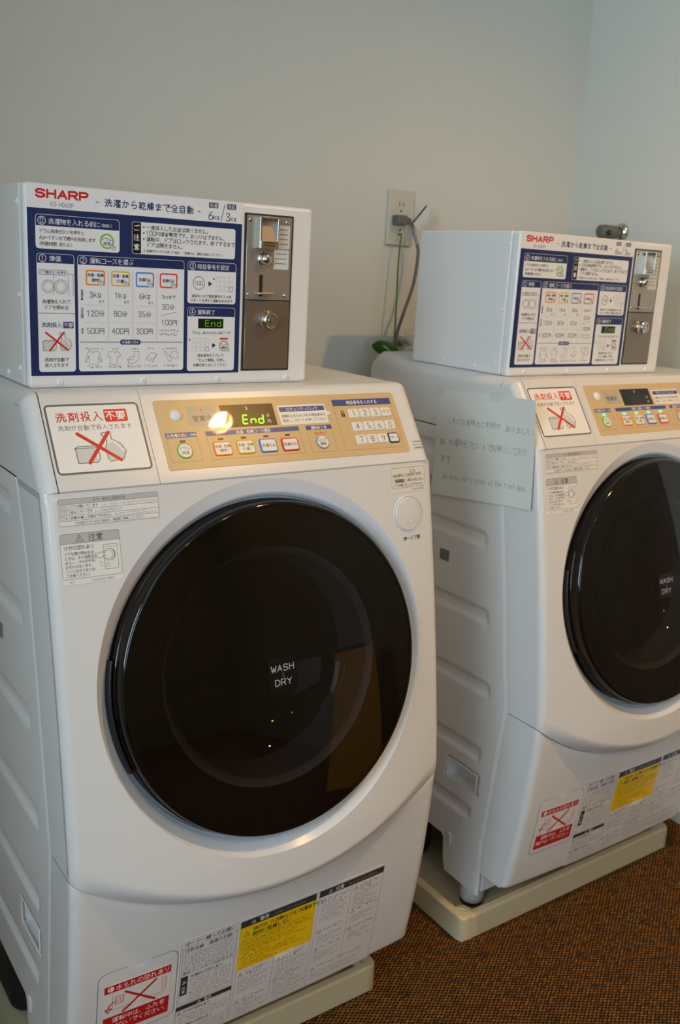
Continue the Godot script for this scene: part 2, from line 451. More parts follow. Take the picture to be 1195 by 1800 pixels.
	"A": "0f509f 2a7a", "D": "000f5f9b945000", "E": "9000 000f 0f9f 0787", "H": "000f 909f 0797", "P": "0f007092957808", "R": "0f007092957808 589f", "S": "926020030527679a9d6f2f0c", "W": "002f557fa0", "T": "0090 505f", "C": "926020030c2f6f9d", "U": "000d2f6f9d90", "Q": "2070929d7f2f0d0220 7b9f", "B": "000f6f9d9a67 0767 00608285 8567", "Z": "00900f9f", "Y": "005890 585f",
	"a": "1635769f 9a3a0c2f6f9c", "c": "966525080d2f7f9e", "d": "909f 975525070d2f6f9c", "e": "0a9a986525080d2f8e", "f": "8060424f 0585", "g": "8544151a4c8a 848e6f1f", "h": "000f 083575979f", "i": "454f 4142", "k": "000f 740b 389f", "l": "404f", "n": "050f 083575979f", "o": "2565989c6f2f0c0825", "p": "050f 0875989c6f0d", "r": "050f 083575", "s": "865517577b6e0e", "t": "404d6f8f 0585", "u": "050d2f6f9c 959f", "y": "054d 951f",
	"-": "2888", "−": "2777", "/": "900f", "(": "c0747bcf", ")": "30878b3f", ":": "3435 3c3d", "+": "0797 4b43", ".": "2e3f", ",": "2d1f", "!": "404a 4e4f", "&": "9f12305042 0b2f6f9b",
}
# ---------------------------------------------------------------- prints
var pen_cache := {}

func strokes(ch: String) -> Array:
	if pen_cache.has(ch):
		return pen_cache[ch]
	var out := []
	for token in String(GLYPHS.get(ch, "")).split(" ", false):
		var first := token.substr(0, 1)
		if "0123456789abcdef".contains(first):
			var line := PackedVector2Array()
			for i in token.length() / 2:
				line.append(Vector2(token.substr(i * 2, 1).hex_to_int(), token.substr(i * 2 + 1, 1).hex_to_int()) / 15.0)
			out.append(line)
		else:
			var a := Vector2(token.substr(1, 1).hex_to_int(), token.substr(2, 1).hex_to_int()) / 15.0
			var b := Vector2(token.substr(3, 1).hex_to_int(), token.substr(4, 1).hex_to_int()) / 15.0
			for s in strokes(first):
				var line := PackedVector2Array()
				for p in s:
					line.append(a + p * (b - a))
				out.append(line)
	pen_cache[ch] = out
	return out

func advance(ch: String) -> float:
	return 0.4 if ch == " " else (0.74 if ch.unicode_at(0) < 128 else 1.06)

# pen lines of a whole text: [points in units of the letter height, from the text's top left]
func text_lines(words: String, pitch := 1.0) -> Array:
	var out := []
	var x := 0.0
	for ch in words:
		for s in strokes(ch):
			var line := PackedVector2Array()
			for p in s:
				line.append(p * 0.92 + Vector2(x + 0.04, 0.04))
			out.append(line)
		x += advance(ch) * pitch
	return [out, x]

class Print:
	var im: Image
	var k: float      # pixels for one millimetre
	var host

	func _init(owner, w_mm: float, h_mm: float, per_mm: float, ground: Color) -> void:
		host = owner
		k = per_mm
		im = Image.create(int(w_mm * k), int(h_mm * k), false, Image.FORMAT_RGB8)
		im.fill(ground)

	func dot(x: int, y: int, c: Color, a: float) -> void:
		if a > 0.0 and x >= 0 and y >= 0 and x < im.get_width() and y < im.get_height():
			im.set_pixel(x, y, im.get_pixel(x, y).lerp(c, minf(a, 1.0)))

	func rect(x0: float, y0: float, x1: float, y1: float, c: Color) -> void:
		im.fill_rect(Rect2i(roundi(x0 * k), roundi(y0 * k), maxi(1, roundi((x1 - x0) * k)), maxi(1, roundi((y1 - y0) * k))), c)

	func disc(x: float, y: float, r: float, c: Color) -> void:
		var R := r * k
		for j in range(int(y * k - R) - 1, int(y * k + R) + 2):
			for i in range(int(x * k - R) - 1, int(x * k + R) + 2):
				dot(i, j, c, clampf(R + 0.5 - Vector2(i + 0.5 - x * k, j + 0.5 - y * k).length(), 0.0, 1.0))

	func rrect(x0: float, y0: float, x1: float, y1: float, r: float, c: Color) -> void:
		rect(x0 + r, y0, x1 - r, y1, c)
		rect(x0, y0 + r, x1, y1 - r, c)
		for p in [[x0 + r, y0 + r], [x1 - r, y0 + r], [x0 + r, y1 - r], [x1 - r, y1 - r]]:
			disc(p[0], p[1], r, c)

	func seg(a: Vector2, b: Vector2, half: float, c: Color) -> void:
		var lo := a.min(b) - Vector2(half + 1, half + 1)
		var hi := a.max(b) + Vector2(half + 1, half + 1)
		var d := b - a
		var l := maxf(d.length_squared(), 1e-9)
		for j in range(maxi(0, int(lo.y)), mini(im.get_height(), int(hi.y) + 1)):
			for i in range(maxi(0, int(lo.x)), mini(im.get_width(), int(hi.x) + 1)):
				var p := Vector2(i + 0.5, j + 0.5) - a
				var cover := half + 0.5 - (p - d * clampf(p.dot(d) / l, 0.0, 1.0)).length()
				if cover > 0.0:
					im.set_pixel(i, j, im.get_pixel(i, j).lerp(c, minf(cover, 1.0)))

	func line(points, w: float, c: Color) -> void:
		for i in points.size() - 1:
			seg(Vector2(points[i][0], points[i][1]) * k, Vector2(points[i + 1][0], points[i + 1][1]) * k, w * k / 2, c)

	func frame(x0: float, y0: float, x1: float, y1: float, r: float, w: float, c: Color) -> void:
		var pts := []
		for q in [[x1 - r, y1 - r, 0.0], [x0 + r, y1 - r, PI / 2], [x0 + r, y0 + r, PI], [x1 - r, y0 + r, 1.5 * PI]]:
			for i in 5:
				pts.append(Vector2(q[0] + r * cos(q[2] + PI / 8 * i), q[1] + r * sin(q[2] + PI / 8 * i)))
		pts.append(pts[0])
		line(pts, w, c)

	func ring(x: float, y: float, r: float, w: float, c: Color) -> void:
		frame(x - r, y - r, x + r, y + r, r, w, c)

	# size is the letter height; align 0 left, 0.5 middle, 1 right; y is the middle of the line
	func text(words: String, x: float, y: float, size: float, c: Color, weight := 0.085, align := 0.0, pitch := 1.0, squeeze := 1.0) -> void:
		var got: Array = host.text_lines(words, pitch)
		var x0: float = x - got[1] * size * squeeze * align
		for s in got[0]:
			for i in s.size() - 1:
				seg(Vector2(x0 + s[i].x * size * squeeze, y - size / 2 + s[i].y * size) * k, Vector2(x0 + s[i + 1].x * size * squeeze, y - size / 2 + s[i + 1].y * size) * k, maxf(weight * size * k / 2, 0.36), c)

	# lines of print too small to read: rows of short marks
	func small(x0: float, y: float, x1: float, size: float, c: Color, rng: RandomNumberGenerator) -> void:
		var x := x0
		while x < x1 - size * 0.8:
			for q in 3:
				var a := Vector2(x + rng.randf() * size * 0.8, y + (rng.randf() - 0.5) * size)
				var b := a + (Vector2(size * rng.randf_range(0.3, 0.7), 0) if rng.randf() < 0.6 else Vector2(0, size * rng.randf_range(0.3, 0.6)))
				seg(a * k, b * k, maxf(size * 0.07 * k, 0.36), c)
			x += size * (1.1 if rng.randf() < 0.94 else 2.4)

	func texture() -> ImageTexture:
		return ImageTexture.create_from_image(im)

const BLUE := Color8(31, 47, 94)
const INK := Color8(52, 52, 56)
const PAPER := Color8(232, 234, 236)
const RED := Color8(206, 32, 26)

func bottle_and_box(p: Print, x: float, y: float, s: float, cross: float) -> void:
	# crossed-out detergent box and bottle, s millimetres wide
	var g := Color8(208, 208, 206)
	var e := Color8(110, 110, 112)
	p.rect(x + 0.02 * s, y + 0.38 * s, x + 0.40 * s, y + 0.66 * s, g)
	p.line([[x + 0.02 * s, y + 0.36 * s], [x + 0.02 * s, y + 0.66 * s], [x + 0.40 * s, y + 0.66 * s], [x + 0.46 * s, y + 0.58 * s], [x + 0.46 * s, y + 0.32 * s], [x + 0.08 * s, y + 0.32 * s], [x, y + 0.36 * s], [x + 0.42 * s, y + 0.36 * s], [x + 0.46 * s, y + 0.32 * s]], 0.018 * s, e)
	p.disc(x + 0.80 * s, y + 0.45 * s, 0.19 * s, g)
	p.rect(x + 0.62 * s, y + 0.42 * s, x + 0.93 * s, y + 0.64 * s, g)
	p.line([[x + 0.62 * s, y + 0.62 * s], [x + 0.60 * s, y + 0.40 * s], [x + 0.66 * s, y + 0.24 * s], [x + 0.64 * s, y + 0.12 * s], [x + 0.58 * s, y + 0.12 * s], [x + 0.58 * s, y + 0.07 * s], [x + 0.76 * s, y + 0.04 * s], [x + 0.76 * s, y + 0.20 * s], [x + 0.92 * s, y + 0.30 * s], [x + 1.0 * s, y + 0.46 * s], [x + 0.92 * s, y + 0.62 * s], [x + 0.64 * s, y + 0.66 * s]], 0.018 * s, e)
	p.line([[x + 0.82 * s, y + 0.27 * s], [x + 0.95 * s, y + 0.44 * s]], 0.06 * s, PAPER)
	p.line([[x + 0.12 * s, y + 0.06 * s], [x + 0.86 * s, y + 0.64 * s]], cross + 0.5, PAPER)
	p.line([[x + 0.72 * s, y + 0.06 * s], [x + 0.24 * s, y + 0.66 * s]], cross + 0.5, PAPER)
	p.line([[x + 0.12 * s, y + 0.06 * s], [x + 0.86 * s, y + 0.64 * s]], cross, RED)
	p.line([[x + 0.72 * s, y + 0.06 * s], [x + 0.24 * s, y + 0.66 * s]], cross, RED)

func hand(p: Print, x: float, y: float, s: float) -> void:
	for i in 3:
		p.line([[x + s * 0.35 * i, y + s * 0.4], [x + s * 0.35 * i, y + s * (0.0 if i == 0 else 0.25)]], s * 0.34, Color8(205, 205, 205))
	p.disc(x + s * 0.4, y + s * 0.75, s * 0.5, Color8(205, 205, 205))
	p.line([[x - s * 0.2, y + s * 0.8], [x - s * 0.17, y - s * 0.1], [x + s * 0.15, y - s * 0.1], [x + s * 0.2, y + s * 0.3], [x + s * 0.95, y + s * 0.4], [x + s * 0.9, y + s * 1.0]], s * 0.1, Color8(130, 130, 130))

func keypad(p: Print, x: float, y: float, w: float, h: float) -> void:
	for r in 3:
		for c in 4:
			var a := x + w * c / 4
			var b := y + h * r / 3
			p.frame(a + 0.4, b + 0.4, a + w / 4 - 0.8, b + h / 3 - 0.8, 1.0, 0.5, BLUE if r == 2 and c == 3 else Color8(196, 198, 200))

func coin_label() -> Texture2D:
	var p := Print.new(self, 297.0, 233.0, 4.0, PAPER)
	var rng := RandomNumberGenerator.new()
	rng.seed = 11
	p.rect(0, 27.5, 297, 233, BLUE)
	# maker's name, wide and heavy
	p.text("SHARP", 11, 10, 9.4, RED, 0.27, 0.0, 1.02, 1.92)
	p.text("ES-HD63P", 44, 22, 5.0, Color8(90, 92, 96), 0.10, 0.5)
	p.line([[87, 15], [91, 15]], 0.9, BLUE)
	var title := "洗濯から乾燥まで全自動"
	for i in title.length():
		p.text(title[i], 103.8 + 11.4 * i, 14.7, 9.8, BLUE, 0.11, 0.5)
	p.line([[229, 15.4], [233, 15.4]], 0.9, BLUE)
	p.rrect(245.5, 2.5, 259.5, 9.5, 0.8, BLUE)
	p.text("洗濯", 252.5, 6, 5.6, PAPER, 0.09, 0.5)
	p.rrect(273, 2.5, 287, 9.5, 0.8, BLUE)
	p.text("洗乾", 280, 6, 5.6, PAPER, 0.09, 0.5)
	p.text("6", 245, 19.4, 11, BLUE, 0.1)
	p.text("kg", 252.6, 21.4, 6.2, BLUE, 0.12)
	p.line([[264, 25.5], [269.5, 4]], 0.9, BLUE)
	p.text("3", 271.5, 19.8, 11, BLUE, 0.1)
	p.text("kg", 279, 21.8, 6.2, BLUE, 0.12)
	# box 0
	p.rrect(9.6, 34.5, 118, 75.5, 4, PAPER)
	p.rrect(10.2, 35.1, 117.4, 46, 3.5, BLUE)
	p.rect(10.2, 40, 117.4, 48, BLUE)
	p.ring(17.6, 42, 4.8, 0.8, PAPER)
	p.text("0", 17.6, 42, 6.2, PAPER, 0.12, 0.45)
	p.text("洗濯物を入れる前に", 26, 42.2, 7, PAPER, 0.1)
	p.text("(無料)", 92, 43, 4.6, PAPER, 0.09)
	p.text("ドラム洗浄ボタンを押すと", 14, 54.2, 4.9, INK, 0.095, 0.0, 0.92)
	p.text("Ag+イオン水で槽内を洗浄します", 14, 62, 4.9, INK, 0.095, 0.0, 0.92)
	p.text("(所要時間:約1分)", 12.5, 69.5, 4.9, INK, 0.095, 0.0, 0.95)
	p.ring(101, 62, 8.6, 1.9, Color8(108, 190, 60))
	p.text("ドラム", 101, 59.6, 4.6, INK, 0.1, 0.5)
	p.text("洗浄", 101, 65, 4.6, INK, 0.1, 0.5)
	hand(p, 107, 66, 6)
	# caution box
	p.rrect(135, 35, 287, 75.5, 3.5, PAPER)
	p.rrect(135.6, 35.6, 147.6, 74.9, 3, Color8(22, 22, 26))
	p.rect(141, 35.6, 147.6, 74.9, Color8(22, 22, 26))
	p.text("ご", 141.6, 42.5, 8, PAPER, 0.12, 0.5)
	p.text("注", 141.6, 54.5, 8, PAPER, 0.12, 0.5)
	p.text("意", 141.6, 66.5, 8, PAPER, 0.12, 0.5)
	for q in [[41.2, "一度投入したお金は戻りません。"], [48.6, "100円硬貨専用です。おつりはでません。"], [56.0, "運転中、ドアはロックされます。終了するまで"], [63.2, "ドアは開きません。"]]:
		p.text(q[1], 155, q[0], 5.9, INK, 0.1)
		if q[0] < 60:
			p.disc(151.5, q[0], 1.1, INK)
	p.text("※ 乾燥が不十分だと感じた場合、「乾燥のみ」運転を追加してください。", 150.5, 71, 3.5, INK, 0.09, 0.0, 0.98)
	# box 1
	p.rrect(10, 81, 57.7, 228, 4, PAPER)
	p.rrect(10.6, 81.6, 57.1, 90, 3.4, BLUE)
	p.rect(10.6, 86, 57.1, 92.4, BLUE)
	p.ring(17.6, 87, 4.4, 0.8, PAPER)
	p.text("1", 17.6, 87, 5.6, PAPER, 0.12, 0.4)
	p.text("準備", 26, 87, 7, PAPER, 0.1)
	p.frame(13, 101, 48, 106.5, 0.4, 0.5, BLUE)
	p.text("ドア開ボタンを押す", 30.5, 103.8, 3.5, BLUE, 0.1, 0.5)
	for q in [[24.0, 7.5], [40.0, 8.2]]:
		p.ring(q[0], 121, q[1] * 1.05, 0.7, Color8(120, 120, 120))
		p.ring(q[0], 121, q[1] * 0.75, 0.6, Color8(150, 150, 150))
	p.line([[31, 106.5], [31, 131]], 0.5, Color8(120, 120, 120))
	p.line([[48, 105], [56, 105], [56, 131]], 0.6, Color8(120, 120, 120))
	p.line([[50, 108], [50, 131]], 0.5, Color8(120, 120, 120))
	p.text("洗濯物を入れて", 34, 139.6, 4.9, INK, 0.1, 0.5)
	p.text("ドアを閉める", 34, 146.8, 4.9, INK, 0.1, 0.5)
	p.line([[11, 154], [57, 154]], 0.6, BLUE)
	p.text("洗剤投入", 27.5, 168.6, 6.2, BLUE, 0.1, 0.5)
	p.rrect(42, 164.6, 55.5, 172.6, 1, BLUE)
	p.text("不要", 48.8, 168.6, 6.0, PAPER, 0.11, 0.5)
	bottle_and_box(p, 15, 176, 38, 2.3)
	p.text("洗剤が自動で", 33, 212.4, 4.9, INK, 0.1, 0.5)
	p.text("投入されます", 33, 219.4, 4.9, INK, 0.1, 0.5)
	# box 2
	p.rrect(61.8, 81, 210, 228, 4, PAPER)
	p.rrect(62.4, 81.6, 209.4, 90, 3.4, BLUE)
	p.rect(62.4, 86, 209.4, 92.4, BLUE)
	p.ring(69.5, 87, 4.4, 0.8, PAPER)
	p.text("2", 69.5, 87, 5.6, PAPER, 0.12, 0.45)
	p.text("運転コースを選ぶ", 78, 87, 7, PAPER, 0.1)
	var tint := [Color8(240, 130, 40), Color8(236, 190, 60), Color8(70, 130, 220), Color8(224, 60, 48)]
	var what := [["洗濯−乾燥", "(標準)"], ["洗濯−乾燥", "(少量)"], ["洗濯のみ"], ["乾燥のみ"]]
	for i in 4:
		var x := 85.2 + 34.0 * i
		p.frame(x - 12, 99.5, x + 12, 117, 2.2, 1.8, tint[i])
		for j in what[i].size():
			p.text(what[i][j], x, 108.2 if what[i].size() == 1 else 104.8 + 6.4 * j, 4.3, INK, 0.11, 0.5, 0.95)
		hand(p, x + 5, 110.5, 6.5)
		if i > 0:
			p.line([[x - 17, 99], [x - 17, 188]], 0.4, Color8(150, 150, 158))
		if i < 3:
			p.text(["3kg", "1kg", "6kg"][i], x, 129.6, 7.4, INK, 0.095, 0.5)
			p.text("まで", x + 8, 138, 3.4, INK, 0.1, 0.5)
			p.text(["120分", "80分", "35分"][i], x, 153.2, 7.4, INK, 0.095, 0.5)
			p.text(["500円", "400円", "300円"][i], x, 175.6, 7.4, INK, 0.095, 0.5)
			for q in 12:
				p.line([[x - 15 + q * 2.6, 142.6], [x - 14 + q * 2.6, 142.6]], 0.4, Color8(140, 140, 146))
				p.line([[x - 15 + q * 2.6, 164.6], [x - 14 + q * 2.6, 164.6]], 0.4, Color8(140, 140, 146))
	p.text("3kgまで", 187.2, 129.6, 4.6, INK, 0.1, 0.5)
	p.text("30分", 187.2, 143, 7.2, INK, 0.095, 0.5)
	p.line([[176, 154.5], [199, 149.5]], 0.5, Color8(120, 120, 126))
	p.text("100円", 189, 163.6, 7.2, INK, 0.095, 0.5)
	p.small(174, 174.2, 201, 2.8, INK, rng)
	p.small(174, 179.2, 201, 2.8, INK, rng)
	for q in [[130.0, "洗濯容量"], [153.0, "目安時間"], [175.6, "料金"]]:
		for j in q[1].length():
			p.text(q[1][j], 67.2, q[0] + (j - (q[1].length() - 1) / 2.0) * 3.4, 3.1, BLUE, 0.11, 0.5)
	p.line([[64, 190], [208, 190]], 0.7, BLUE)
	p.rrect(118, 186.8, 147, 193.4, 3.2, BLUE)
	p.text("洗濯量の目安", 132.5, 190, 3.9, PAPER, 0.1, 0.5)
	var grey := Color8(130, 130, 132)
	for i in 5:
		var x: float = [82.0, 110.0, 137.0, 161.0, 190.0][i]
		p.small(x - [12, 4, 4, 4, 10][i], 198.6, x + [14, 6, 6, 6, 12][i], 2.4, INK, rng)
		p.small(x - 9, 222, x + 11, 3.0, INK, rng)
	p.line([[76, 219], [75, 208], [72, 216], [70, 215], [74, 203], [79, 202], [81, 204], [84, 202], [89, 203], [93, 215], [91, 216], [88, 208], [88, 219], [76, 219]], 0.6, grey)
	p.line([[104, 219], [105, 209], [101, 210], [102, 203], [108, 202], [111, 204], [114, 202], [119, 207], [116, 210], [114, 209], [114, 219], [104, 219]], 0.6, grey)
	p.line([[138, 202], [145, 203], [144, 213], [138, 218], [130, 218], [129, 214], [138, 212], [138, 202]], 0.6, grey)
	p.line([[137, 209], [133, 209], [128, 214]], 0.6, grey)
	p.line([[155, 212], [162, 204], [171, 206], [165, 216], [155, 214], [155, 212], [165, 213], [171, 206]], 0.6, grey)
	p.line([[183, 202], [181, 204], [190, 217], [193, 213], [183, 202]], 0.6, grey)
	p.line([[190, 208], [193, 203], [199, 202], [202, 206], [202, 212], [196, 212], [190, 208]], 0.6, grey)
	# box 3
	p.rrect(215, 81, 289.5, 137, 4, PAPER)
	p.rrect(215.6, 81.6, 288.9, 90, 3.4, BLUE)
	p.rect(215.6, 86, 288.9, 93, BLUE)
	p.ring(222.6, 87.4, 4.4, 0.8, PAPER)
	p.text("3", 222.6, 87.4, 5.6, PAPER, 0.12, 0.45)
	p.text("暗証番号を設定", 230, 87.4, 6.6, PAPER, 0.1)
	p.ring(232, 109.6, 8.6, 0.9, Color8(110, 110, 114))
	p.text("100", 232, 109.6, 5.6, INK, 0.1, 0.48)
	p.line([[247.5, 108], [247.5, 112], [251, 110], [247.5, 108]], 1.8, BLUE)
	p.disc(255, 103.4, 1.3, RED)
	keypad(p, 258, 99.5, 28, 21)
	p.text("硬貨を入れて暗証番号を入力後", 252.2, 127, 4.1, INK, 0.1, 0.5)
	p.text("スタートを押すと運転を始めます", 252.2, 133, 4.1, INK, 0.1, 0.5)
	# box 4
	p.rrect(215.5, 142, 289.5, 229.8, 4, PAPER)
	p.rrect(216.1, 142.6, 288.9, 151, 3.4, BLUE)
	p.rect(216.1, 147, 288.9, 154.6, BLUE)
	p.ring(223, 148.6, 4.4, 0.8, PAPER)
	p.text("4", 223, 148.6, 5.6, PAPER, 0.12, 0.45)
	p.text("運転終了", 230.5, 148.6, 6.6, PAPER, 0.1)
	p.rect(232, 157.4, 271, 170.6, Color8(20, 24, 18))
	p.text("End", 243, 164, 8.6, Color8(110, 200, 40), 0.13, 0.0, 1.25, 1.15)
	p.text("「End」表示が出れば終了です", 252.4, 177, 4.2, Color8(90, 90, 96), 0.09, 0.5)
	p.disc(219.5, 186.6, 1.2, RED)
	keypad(p, 223.5, 184, 26, 19)
	p.line([[255, 192.4], [255, 196.4], [258.5, 194.4], [255, 192.4]], 1.8, BLUE)
	p.rect(266, 183.6, 279, 186.6, Color8(214, 84, 74))
	p.ring(272.4, 195.2, 6.8, 1.2, Color8(120, 120, 124))
	p.text("ロック", 272.4, 193.4, 3.2, INK, 0.1, 0.5)
	p.text("解除", 272.4, 197.6, 3.4, INK, 0.12, 0.5)
	hand(p, 276.5, 197, 5.5)
	p.text("暗証番号を入力して", 252.4, 208.4, 4.3, INK, 0.1, 0.5)
	p.text("「ロック解除」を押し", 252.4, 215, 4.3, INK, 0.1, 0.5)
	p.text("衣類を取り出してください", 252.4, 221.8, 4.3, INK, 0.1, 0.5)
	return p.texture()

func detergent_label() -> Texture2D:
	var p := Print.new(self, 125.3, 96.5, 5.0, Color8(236, 235, 230))
	p.frame(2.0, 2.0, 123.3, 94.5, 4.6, 2.7, Color8(92, 96, 100))
	var w := "洗剤投入"
	for i in 4:
		p.text(w[i], 20 + 15.6 * i, 18.6, 13, RED, 0.105, 0.5)
	p.rrect(76, 9.5, 106.5, 27, 2.2, Color8(214, 30, 26))
	p.text("不", 84, 18.2, 12.5, Color8(244, 240, 238), 0.13, 0.5)
	p.text("要", 98.2, 18.2, 12.5, Color8(244, 240, 238), 0.13, 0.5)
	w = "洗剤が自動で投入されます"
	for i in w.length():
		p.text(w[i], 17 + 8.1 * i, 33.6, 7, Color8(110, 110, 108), 0.09, 0.5)
	bottle_and_box(p, 28, 38, 66, 4.6)
	return p.texture()

const TAN := Color8(206, 178, 132)
const KEY := Color8(226, 226, 220)

func panel_print() -> Texture2D:
	# the tan operating panel, 400 x 101 mm; key tops are printed here too
	var p := Print.new(self, 400.0, 101.0, 5.0, TAN)
	var edge := Color8(150, 128, 104)
	var band := Color8(52, 76, 140)
	var white := Color8(236, 236, 232)
	p.rect(44.6, 10.8, 89, 40, Color8(178, 170, 150))
	p.text("営業中", 66.5, 28.8, 9.0, Color8(60, 56, 50), 0.09, 0.5, 1.05)
	p.rect(95.6, 10.6, 180.4, 44.8, Color8(20, 18, 17))
	p.rect(118, 24.5, 165.5, 43, Color8(44, 34, 28))
	p.line([[136, 14], [138.6, 16.6], [136, 19.2]], 1.2, Color8(225, 220, 210))
	p.text("分", 168.8, 28.6, 5.6, Color8(225, 220, 210), 0.11, 0.5)
	p.text("円", 168.8, 38.2, 5.6, Color8(225, 220, 210), 0.11, 0.5)
	# the note on the security lock, with a pointed right end
	p.rrect(186.8, 14.5, 268, 45, 2, Color8(232, 230, 222))
	for i in 20:
		p.line([[268, 22 + i * 0.5], [268 + 8 * (1 - absf(i - 10) / 10.0), 27 + i * 0.28]], 1.2, Color8(232, 230, 222))
	p.rect(189.4, 17.3, 266.4, 24.9, band)
	p.text("セキュリティロック", 228, 21.1, 5.6, white, 0.1, 0.5, 1.02)
	p.text("盗難防止のために4桁の暗証番号を", 190.5, 31.6, 4.5, Color8(60, 60, 64), 0.09)
	p.text("設定し、スタートを押してください。", 190.5, 38.8, 4.5, Color8(60, 60, 64), 0.09)
	# the four groups
	for g in [[6.2, 48.3, 51.2, 90.2, 55.2, "お洗濯の前に", 5.0], [64.6, 48.5, 213, 90.2, 55.4, "洗濯・乾燥コース選択", 5.2], [225, 48.6, 269.6, 91, 55.5, "運転終了後", 5.2], [283, 9.4, 391.6, 91.8, 19.8, "暗証番号を入力する", 6.0]]:
		p.frame(g[0] + 0.4, g[1], g[2] - 0.4, g[3], 0.6, 0.55, edge)
		p.rect(g[0], g[1], g[2], g[4], band)
		p.text(g[5], (g[0] + g[2]) / 2 - (5.0 if g[0] < 10 else 0.0), (g[1] + g[4]) / 2, g[6], white, 0.11, 0.5, 1.0)
	p.text("(無料)", 40, 51.9, 3.8, white, 0.1)
	for x in [28.4, 84.8, 120.2, 155.6, 191.2]:
		p.rect(x - 4.0, 59.3, x + 4.0, 62.2, Color8(34, 26, 20))
	p.rect(237, 59.4, 256.5, 62.8, Color8(216, 74, 46))
	p.text("ドアロック中", 246.8, 61.1, 2.8, white, 0.12, 0.5)
	# the padlock
	p.rect(293.6, 31.4, 299.8, 37.4, Color8(30, 28, 28))
	p.ring(296.7, 29.8, 2.4, 1.1, Color8(30, 28, 28))
	p.line([[296.7, 33], [296.7, 35.8]], 1.1, TAN)
	# key tops
	var dark := Color8(64, 62, 60)
	for q in KEYS:
		var w: float = q[2] / 2
		var h: float = q[3] / 2
		p.rrect(q[0] - w - 0.3, q[1] - h - 0.3, q[0] + w + 0.3, q[1] + h + 0.3, q[4], q[5] if q[5] != null else KEY)
		if q[5] != null:
			p.rrect(q[0] - w + 1.9, q[1] - h + 1.9, q[0] + w - 1.9, q[1] + h - 1.9, maxf(q[4] - 1.6, 0.8), KEY)
		var rows: Array = q[6]
		for j in rows.size():
			p.text(rows[j], q[0], q[1] + (j - (rows.size() - 1) / 2.0) * q[7] * 1.32, q[7], dark, 0.09, 0.5, 0.98)
	return p.texture()

# keys of the operating panel: middle x, y (mm on the panel), width, height, corner, rim colour, legend, letter height
var KEYS := [
	[28.2, 74.8, 21.6, 22.6, 10.8, Color8(112, 190, 70), ["ドラム", "洗浄"], 5.0],
	[84.2, 75.2, 27.2, 20.6, 3.6, Color8(240, 140, 36), ["洗濯−乾燥", "(標準)"], 4.5],
	[119.8, 75.1, 27.2, 20.8, 3.6, Color8(222, 176, 50), ["洗濯−乾燥", "(少量)"], 4.5],
	[155.6, 75.2, 27.0, 20.6, 3.6, Color8(64, 118, 214), ["洗濯のみ"], 5.2],
	[191.2, 75.7, 27.0, 20.0, 3.6, Color8(208, 36, 32), ["乾燥のみ"], 5.2],
	[246.4, 75.4, 21.4, 21.8, 10.7, Color8(150, 148, 142), ["ロック", "解除"], 5.0],
	[316.2, 32.9, 18.4, 15.2, 3.0, null, ["1"], 9.0], [336.6, 32.8, 18.4, 15.2, 3.0, null, ["2"], 9.0], [356.8, 32.8, 18.4, 15.2, 3.0, null, ["3"], 9.0], [377.0, 32.8, 18.4, 15.2, 3.0, null, ["クリア"], 4.8],
	[316.2, 54.7, 18.4, 15.2, 3.0, null, ["4"], 9.0], [336.6, 54.7, 18.4, 15.2, 3.0, null, ["5"], 9.0], [356.8, 54.7, 18.4, 15.2, 3.0, null, ["6"], 9.0], [377.0, 54.8, 18.4, 15.2, 3.0, null, ["0"], 9.0],
	[316.0, 75.9, 18.4, 15.2, 3.0, null, ["7"], 9.0], [336.2, 75.9, 18.4, 15.2, 3.0, null, ["8"], 9.0], [356.2, 76.0, 18.4, 15.2, 3.0, null, ["9"], 9.0], [376.0, 76.3, 19.6, 16.6, 3.4, Color8(40, 58, 118), ["スタート"], 4.2],
]

const STICKER := Color8(228, 226, 220)

func error_label() -> Texture2D:
	var p := Print.new(self, 130.0, 33.5, 5.0, STICKER)
	var g := Color8(120, 120, 118)
	p.rrect(0.8, 0.8, 129.2, 12, 2, Color8(186, 186, 184))
	p.rect(0.8, 7.2, 129.2, 14, STICKER)
	p.frame(0.8, 0.8, 129.2, 32.7, 2, 0.5, g)
	p.text("エラー表示と対処方法", 65, 4.0, 4.0, Color8(92, 92, 92), 0.1, 0.5)
	for y in [7.2, 13.8, 20.4, 27.0]:
		p.line([[0.8, y], [129.2, y]], 0.45, g)
	p.line([[13.5, 7.2], [13.5, 27]], 0.45, g)
	var rng := RandomNumberGenerator.new()
	rng.seed = 5
	for i in 3:
		p.text(["E02", "E03", "E04"][i], 2.4, 10.5 + 6.6 * i, 4.3, g, 0.11)
		p.text(["ドアが開いています", "排水エラーです", "衣類が偏って脱水できません"][i], 15, 10.5 + 6.6 * i, 3.8, Color8(84, 84, 84), 0.1)
		var x: float = [54.0, 46.0, 70.0][i]
		if i < 2:
			p.small(x, 10.6 + 6.6 * i, [127.0, 82.0][i], 2.4, g, rng)
		else:
			p.small(x, 22.4, 112, 2.0, g, rng)
			p.small(x, 25.2, 127, 2.0, g, rng)
	p.text("その他のエラーが出た場合は、管理者に連絡してください。", 66, 29.9, 3.2, Color8(84, 84, 84), 0.1, 0.5)
	return p.texture()

